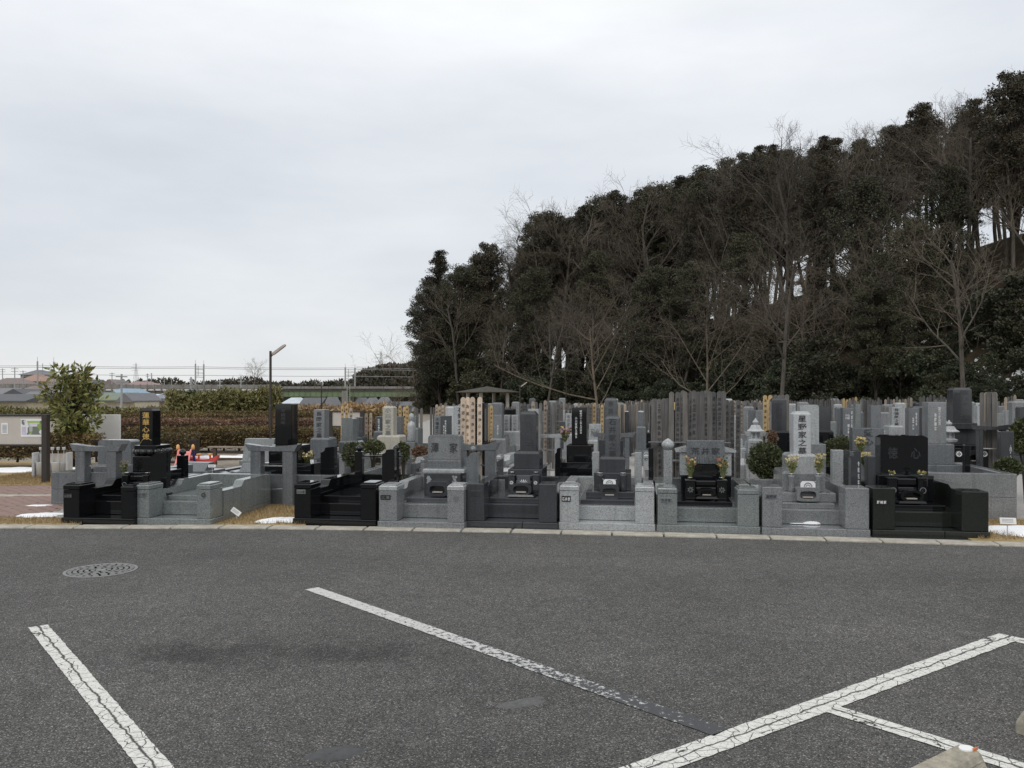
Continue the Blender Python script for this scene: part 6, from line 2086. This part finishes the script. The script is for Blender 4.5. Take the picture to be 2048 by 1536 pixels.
# ------------------------------------------------------------------ far houses, railway viaduct, pylons
def house(label, x0, x1, yr, ye, Y, wall, roof, kind='gable', zg=-7.2, d=8, rz=0.0, wins=3, name='house'):
    """x range, ridge and eave rows in pixels at distance Y"""
    k = Y / F
    o = thing(name, label, 'house', ((x0 + x1) / 2 * k - 1024 * k, Y, zg), rz)
    w = (x1 - x0) * k
    zr, ze = EYE - (yr - HZ) * k - zg, EYE - (ye - HZ) * k - zg
    mm = MB(); mm.box(-w * .46, w * .46, -d * .45, d * .45, 0, ze, .02); mm.build('wall', wall, o)
    mm = MB()
    if kind == 'gable':                       # ridge along x
        mm.prismx([(-d * .55, ze - .05), (d * .55, ze - .05), (d * .55, ze + .12), (0, zr), (-d * .55, ze + .12)], -w / 2, w / 2)
    elif kind == 'front':                     # gable end towards us
        mm.prism([(-w / 2, ze - .05), (w / 2, ze - .05), (w / 2, ze + .12), (0, zr), (-w / 2, ze + .12)], -d * .55, d * .55)
    else:
        mm.frustum(-w / 2, w / 2, -d * .55, d * .55, ze - .05, zr, min(w, d * 1.1) * .42)
    mm.build('roof', roof, o)
    for i in range(wins):
        cx = -w * .46 + w * .92 * (i + .5) / wins
        mm = MB(); mm.box(cx - w * .1, cx + w * .1, -d * .45 - .04, -d * .45 + .02, ze - 1.75, ze - .65, .01)
        wv = mm.build('window', M['metalpale'], o)
        mm = MB(); mm.box(cx - w * .085, cx + w * .085, -d * .45 - .06, -d * .45 - .035, ze - 1.65, ze - .75, 0)
        mm.build('pane', M['glass'], wv)
    return o
M['glass'] = plain('window_glass', (.05, .06, .07), .1)
def rf(n, c):
    return plain(n, c, .6, .4, .14, 1.2)
SLATE, SLATE2, GREENR, RUST, BLUER, PALER, MINT, BROWNR = rf('slate_roof', (.09, .095, .105)), rf('grey_roof', (.17, .17, .18)), rf('green_metal_roof', (.16, .20, .15)), rf('orange_tile_roof', (.33, .21, .165)), rf('blue_metal_roof', (.25, .36, .46)), rf('pale_metal_roof', (.55, .60, .66)), rf('mint_roof', (.34, .42, .24)), rf('brown_roof', (.20, .16, .15))
CREAM, WHITEW, TANW, GREYW = rf('cream_wall', (.55, .49, .36)), rf('white_wall', (.62, .62, .60)), rf('tan_wall', (.42, .35, .27)), rf('grey_wall', (.33, .33, .34))
for a in [
    ('grey-roofed house left, lowest before the thicket', -20, 92, 788, 803, 105, CREAM, SLATE, 'gable', 3),
    ('cream gabled house above the lowest grey roof', 30, 92, 778, 795, 125, CREAM, SLATE, 'front', 2),
    ('long low grey roof at the left edge', -30, 46, 776, 790, 135, GREYW, SLATE2, 'gable', 3),
    ('pale-roofed house behind the broad-leaved tree', 62, 120, 783, 801, 112, WHITEW, SLATE2, 'gable', 3),
    ('mauve-roofed house in front of the viaduct at the left', 68, 108, 772, 779, 150, WHITEW, BROWNR, 'hip', 2),
    ('green-roofed house with white gable ends', 209, 276, 785, 801, 110, CREAM, GREENR, 'gable', 3),
    ('house end with tan gable beside the green roof', 264, 296, 786, 803, 107, CREAM, SLATE2, 'front', 1),
    ('blue-roofed house behind the green roof', 240, 282, 777, 787, 135, WHITEW, BLUER, 'hip', 2),
    ('house with pale metal roof', 280, 322, 788, 800, 118, TANW, PALER, 'gable', 2),
    ('dark-roofed house right of the pale metal roof', 306, 352, 788, 801, 122, CREAM, SLATE, 'hip', 2),
    ('mint-roofed house above the thicket', 326, 392, 782, 793, 128, CREAM, MINT, 'hip', 3),
    ('small grey house peeping beside the mint roof', 385, 418, 779, 790, 150, GREYW, SLATE, 'hip', 2),
    ('dark house left of the mint roof, half hidden', 186, 214, 783, 799, 120, CREAM, SLATE, 'front', 1)]:
    house(a[0], *a[1:5], a[5], a[6], a[7], a[8], wins=a[9])
for a in [
    ('house with long brown roof on the far rise at the left', -10, 66, 756, 768, 300, WHITEW, BROWNR, 'hip', 4),
    ('orange-tiled house on the far rise', 48, 108, 749, 763, 310, TANW, RUST, 'hip', 3),
    ('grey-roofed house topping the far rise', 52, 108, 740, 750, 330, GREYW, SLATE2, 'hip', 3),
    ('dark roofed house just above the viaduct', 178, 212, 759, 770, 290, GREYW, SLATE, 'hip', 2),
    ('brown gabled house above the viaduct', 216, 250, 759, 771, 285, TANW, BROWNR, 'front', 2),
    ('low red-roofed hall above the viaduct', 250, 322, 763, 771, 300, WHITEW, rf('red_roof', (.29, .195, .185)), 'hip', 4)]:
    house(a[0], *a[1:5], a[5], a[6], a[7], a[8], zg=1.0, wins=a[9], d=10)
for a in [
    ('dark grey shed roof under the green bridge', 608, 652, 795, 812, 150, GREYW, SLATE, 'gable', 1),
    ('pale block of flats wall under the green bridge', 651, 680, 794, 824, 150, rf('stained_wall', (.48, .47, .43)), SLATE2, 'hip', 2),
    ('white house left of the shed under the bridge', 573, 612, 795, 806, 170, WHITEW, PALER, 'hip', 3),
    ('dark shopfront house under the bridge', 715, 735, 795, 806, 170, GREYW, SLATE, 'hip', 2),
    ('bluish house under the bridge', 736, 755, 795, 807, 165, rf('blue_wall', (.28, .32, .40)), SLATE2, 'hip', 2),
    ('cream house with two windows under the bridge', 757, 782, 794, 807, 168, CREAM, SLATE2, 'hip', 2),
    ('low grey building at the right under the bridge', 786, 830, 803, 812, 160, GREYW, SLATE, 'gable', 3)]:
    house(a[0], *a[1:5], a[5], a[6], a[7], a[8], wins=a[9])

VY = 215.0
k = VY / F
va = thing('railway_viaduct', 'long concrete railway viaduct with a green girder bridge', 'viaduct', (0, VY, 0))
Xp = lambda x: (x - 1024) * k
Zp = lambda y: EYE - (y - HZ) * k
n = 0
x = -60
while x < 545:                                   # parapet panels; white panels below them paint in the light through gaps
    mm = MB(); mm.box(Xp(x) + .05, Xp(x + 14.2) - .05, -.3, 0, Zp(777.5), Zp(769.5), .03); mm.build('parapet_panel', M['viaduct'], va)
    mm = MB(); mm.box(Xp(x) - .12, Xp(x) + .12, -.42, .2, Zp(783), Zp(768.5), .02); mm.build('parapet_post', M['viaduct'], va)
    if 205 < x:
        mm = MB(); mm.box(Xp(x + 1.5), Xp(x + 12.5), -.1, .02, Zp(781), Zp(778), 0); mm.build('gap_light_panel', M['whitepaint'], va)
    x += 14.2
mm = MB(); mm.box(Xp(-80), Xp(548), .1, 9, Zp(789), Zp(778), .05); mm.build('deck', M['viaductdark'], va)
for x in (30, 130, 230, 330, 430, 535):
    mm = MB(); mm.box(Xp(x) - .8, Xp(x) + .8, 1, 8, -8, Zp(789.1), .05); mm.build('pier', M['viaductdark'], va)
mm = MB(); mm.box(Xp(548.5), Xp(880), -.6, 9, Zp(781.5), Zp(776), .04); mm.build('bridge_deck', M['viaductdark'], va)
for i in range(12):
    mm = MB(); mm.box(Xp(549 + i * 27.4), Xp(549 + (i + 1) * 27.4) - .08, -.9, -.61, Zp(777.6), Zp(773), .03); mm.build('bridge_parapet', M['viaduct'], va)
GRN = plain('green_girder_paint', (.15, .20, .115), .6, .4, .2, .4)
for a, b in ((560, 688), (700, 880)):
    mm = MB(); mm.box(Xp(a), Xp(b), -.2, .3, Zp(793.5), Zp(781.6), .03)
    gg = mm.build('girder', GRN, va)
    mm = MB()
    xx = a + 6
    while xx < b:
        mm.box(Xp(xx) - .06, Xp(xx) + .06, -.35, -.21, Zp(793), Zp(782), 0)
        xx += 11
    mm.build('stiffeners', GRN, gg, kind='stuff')
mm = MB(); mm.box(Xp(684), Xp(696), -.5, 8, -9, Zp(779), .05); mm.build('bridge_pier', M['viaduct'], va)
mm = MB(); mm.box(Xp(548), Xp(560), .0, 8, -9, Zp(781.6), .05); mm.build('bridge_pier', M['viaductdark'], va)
# steel access ladders
for i, x in enumerate((562, 700)):
    lad = thing('access_ladder', 'green steel access ladder at the %s bridge pier' % ('left' if i == 0 else 'right'), 'ladder', (Xp(x), VY - 2, -7))
    for s_ in (-.35, .35):
        mm = MB(); mm.box(s_ - .06, s_ + .06, -.06, .06, 0, Zp(769) + 7, 0); mm.build('stile', plain('ladder_green', (.3, .38, .26), .6), lad)
    mm = MB()
    for q in range(18):
        mm.box(-.29, .29, -.03, .03, .4 + q * .6, .46 + q * .6, 0)
    mm.build('rungs', plain('ladder_green_rung', (.3, .38, .26), .6), lad)
# catenary masts and wires
masts = [(70.5, 90.5, 713), (388, 396, 719), (689, 704, 727)]
for i, (a, b, yt) in enumerate(masts):
    o = thing('catenary_mast', 'twin steel railway mast, %s of three on the viaduct' % ('left', 'middle', 'right')[i], 'railway mast', (Xp(a), VY + 1, Zp(779)))
    wd = Xp(b) - Xp(a)
    hh = Zp(yt) - Zp(779)
    for x, q in ((0, 0), (wd, 3)):
        mm = MB(); mm.lathe([(.22, 0), (.2, hh * .86), (.05, hh * .865), (.04, hh)], x, q, 8); mm.build('pole', M['metalgrey'], o)
    for z in (.42, .56, .68):
        mm = MB(); mm.tube([Vector((0, 0, hh * z)), Vector((wd, 3, hh * z))], [.07, .07], 5, True); mm.build('crossbeam', M['metalgrey'], o)
    mm = MB(); mm.tube([Vector((wd * .3, 1, hh * .45)), Vector((wd * .3, 1, hh * .8))], [.08, .08], 5, True); mm.build('bracket', M['metalgrey'], o)
for i, (y0, y1, sag) in enumerate([(729.5, 736, 1.5), (732.5, 739, 1.5), (747, 753, .8)]):
    o = thing('overhead_wire', '%s overhead wire along the viaduct' % ('top', 'second', 'lowest')[i], 'wire', (0, VY + 2, 0))
    mm = MB()
    pts = []
    for q in range(40):
        x = -80 + q * 24
        ph = ((x - 80) % 313) / 313
        pts.append(Vector((Xp(x), 0, Zp(y0 + (y1 - y0) * (x + 80) / 920 + sag * 4 * ph * (1 - ph)))))
    mm.tube(pts, [.055] * 40, 4)
    mm.build('cable', M['metalgrey'], o)
def pylon(label, x, yt, yb, Y):
    kk = Y / F
    o = thing('transmission_tower', label, 'pylon', ((x - 1024) * kk, Y, EYE - (yb - HZ) * kk))
    H = (yb - yt) * kk
    mm = MB()
    w0, w1 = H * .11, H * .018
    wz = lambda u: w0 + (w1 - w0) * min(1, u / .8) 
    rr = H * .006
    for sx_ in (-1, 1):
        for sy in (-1, 1):
            mm.tube([Vector((sx_ * wz(u), sy * wz(u), H * u)) for u in (0, .3, .55, .8, .97)], [rr * 1.4, rr * 1.3, rr * 1.2, rr, rr * .6], 4)
    us = [0, .14, .27, .39, .5, .6, .69, .77, .84, .9]
    for a, b in zip(us, us[1:]):
        for sy in (-1, 1):
            mm.tube([Vector((-wz(a), sy * wz(a), H * a)), Vector((wz(b), sy * wz(b), H * b))], [rr * .8] * 2, 3)
            mm.tube([Vector((wz(a), sy * wz(a), H * a)), Vector((-wz(b), sy * wz(b), H * b))], [rr * .8] * 2, 3)
            mm.tube([Vector((-wz(b), sy * wz(b), H * b)), Vector((wz(b), sy * wz(b), H * b))], [rr * .8] * 2, 3)
    mm.build('lattice', M['metalpale'], o)
    for u, l in ((.62, .20), (.74, .23), (.86, .17)):
        mm = MB()
        for s_ in (-1, 1):
            mm.tube([Vector((0, 0, H * (u + .03))), Vector((s_ * H * l, 0, H * u))], [rr, rr * .7], 3)
            mm.tube([Vector((0, 0, H * u)), Vector((s_ * H * l, 0, H * u))], [rr, rr * .7], 3)
        mm.build('crossarm', M['metalpale'], o)
pylon('pale steel transmission tower above the distant hill', 762, 700, 762, 620)
pylon('pale steel transmission tower above the red-roofed hall', 272, 724, 768, 700)
pylon('faint transmission tower behind the broad-leaved tree', 149, 726, 768, 900)
for i, (x, yt, Y) in enumerate([(5, 737, 240), (29.5, 735, 200), (46, 741, 230), (103, 738, 230), (168, 745, 260), (224, 745, 240), (243, 748, 95), (295, 747, 250), (303, 746, 260), (329, 757, 260), (343, 758, 260), (382, 754, 110), (440, 760, 140), (482, 752, 150)]):
    z0 = -7.0
    p = at(x, yt, Y)
    o = thing('utility_pole', 'thin grey utility pole number %s from the left among the far roofs' % ('one two three four five six seven eight nine ten eleven twelve thirteen fourteen'.split()[i]), 'utility pole', (p.x, Y, z0), .2 * i)
    H = p.z - z0
    mm = MB(); mm.lathe([(.17, 0), (.11, H)], 0, 0, 7); mm.build('pole', M['metalgrey'], o)
    for z in (.3, .95):
        mm = MB(); mm.box(-.8, .8, -.06, .06, H - z - .06, H - z + .06, 0); mm.build('crossarm', M['metalgrey'], o)

# distant wooded hills
M['leaffar'] = leafmat('hazed_winter_crowns', [(.06, .055, .042), (.10, .09, .072), (.085, .085, .055), (.14, .12, .10)])  # bare-crown browns, lightened so the distance haze sits in the colour
def far_hill(label, pts, Y, mat, n, leaf, seed, depth=30):
    """pts: skyline pixels; a rounded ridge covered with tree crowns"""
    kk = Y / F
    r2 = random.Random(seed)
    o = thing('distant_hill', label, 'hill', (0, Y, 0))
    del o['category']
    o['kind'] = 'structure'
    def top(x):
        for (a, u), (b, w) in zip(pts, pts[1:]):
            if a <= x <= b:
                return u + (w - u) * (x - a) / (b - a)
        return 800
    mm = MB()
    xs2 = [pts[0][0] + (pts[-1][0] - pts[0][0]) * i / 60 for i in range(61)]
    rows_ = 7
    for j in range(rows_):
        u = j / (rows_ - 1)
        for x in xs2:
            hz_ = EYE - (top(x) - HZ) * kk - 3
            z = -8 + (hz_ + 8) * math.sin(PI * .5 * min(1, u * 1.6)) * (1 if u < .65 else 1 - (u - .65))
            mm.v.append(((x - 1024) * kk, (u - .6) * depth, z))
    for j in range(rows_ - 1):
        for i in range(60):
            mm.f.append((j * 61 + i, j * 61 + i + 1, (j + 1) * 61 + i + 1, (j + 1) * 61 + i))
    mm.build('slope', M['litter'], o, True)
    cw = MB()
    for _ in range(n):
        x = r2.uniform(pts[0][0], pts[-1][0])
        u = r2.uniform(.05, .7)
        hz_ = EYE - (top(x) - HZ) * kk - 3
        z = -8 + (hz_ + 8) * math.sin(PI * .5 * min(1, u * 1.6))
        c = Vector(((x - 1024) * kk, (u - .6) * depth, z + 1))
        rr = r2.uniform(1.3, 3.2) * (Y / 420) ** .5
        for _ in range(46):
            d = Vector((r2.gauss(0, 1), r2.gauss(0, 1), r2.gauss(0, 1))).normalized()
            cw.leaf(c + Vector((d.x * rr, d.y * rr, d.z * rr * .9)), (d + Vector((r2.gauss(0, .5), r2.gauss(0, .5), r2.gauss(0, .5)))).normalized(), leaf * r2.uniform(.6, 1.3), leaf * .3, r2)
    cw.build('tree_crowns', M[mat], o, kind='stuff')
    return o
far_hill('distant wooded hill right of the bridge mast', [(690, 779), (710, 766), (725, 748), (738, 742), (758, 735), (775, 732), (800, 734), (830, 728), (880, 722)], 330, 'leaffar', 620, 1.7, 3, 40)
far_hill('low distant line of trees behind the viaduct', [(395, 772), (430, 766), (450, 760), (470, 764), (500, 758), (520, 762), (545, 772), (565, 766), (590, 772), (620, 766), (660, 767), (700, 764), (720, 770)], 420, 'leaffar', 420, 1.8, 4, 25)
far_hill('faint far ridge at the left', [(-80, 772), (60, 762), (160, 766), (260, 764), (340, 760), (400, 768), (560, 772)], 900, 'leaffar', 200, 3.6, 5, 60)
for px, Y, s in ((505, 300, 1.0), (512, 305, 1.15), (800, 120, .9), (815, 105, .85), (825, 95, .8), (835, 92, .7), (565, 250, .8)):
    X = (px - 1024) / F * Y
    o = plant('b', X, Y, s, 'bare rounded tree of the distant skyline' if px < 600 else 'bare tree of the thicket left of the wooded hill', 'bare trees left of the hill' if px > 600 else 'bare skyline trees')
    if px < 600:
        o.location.z = -4 + (6 if px < 530 else 2)
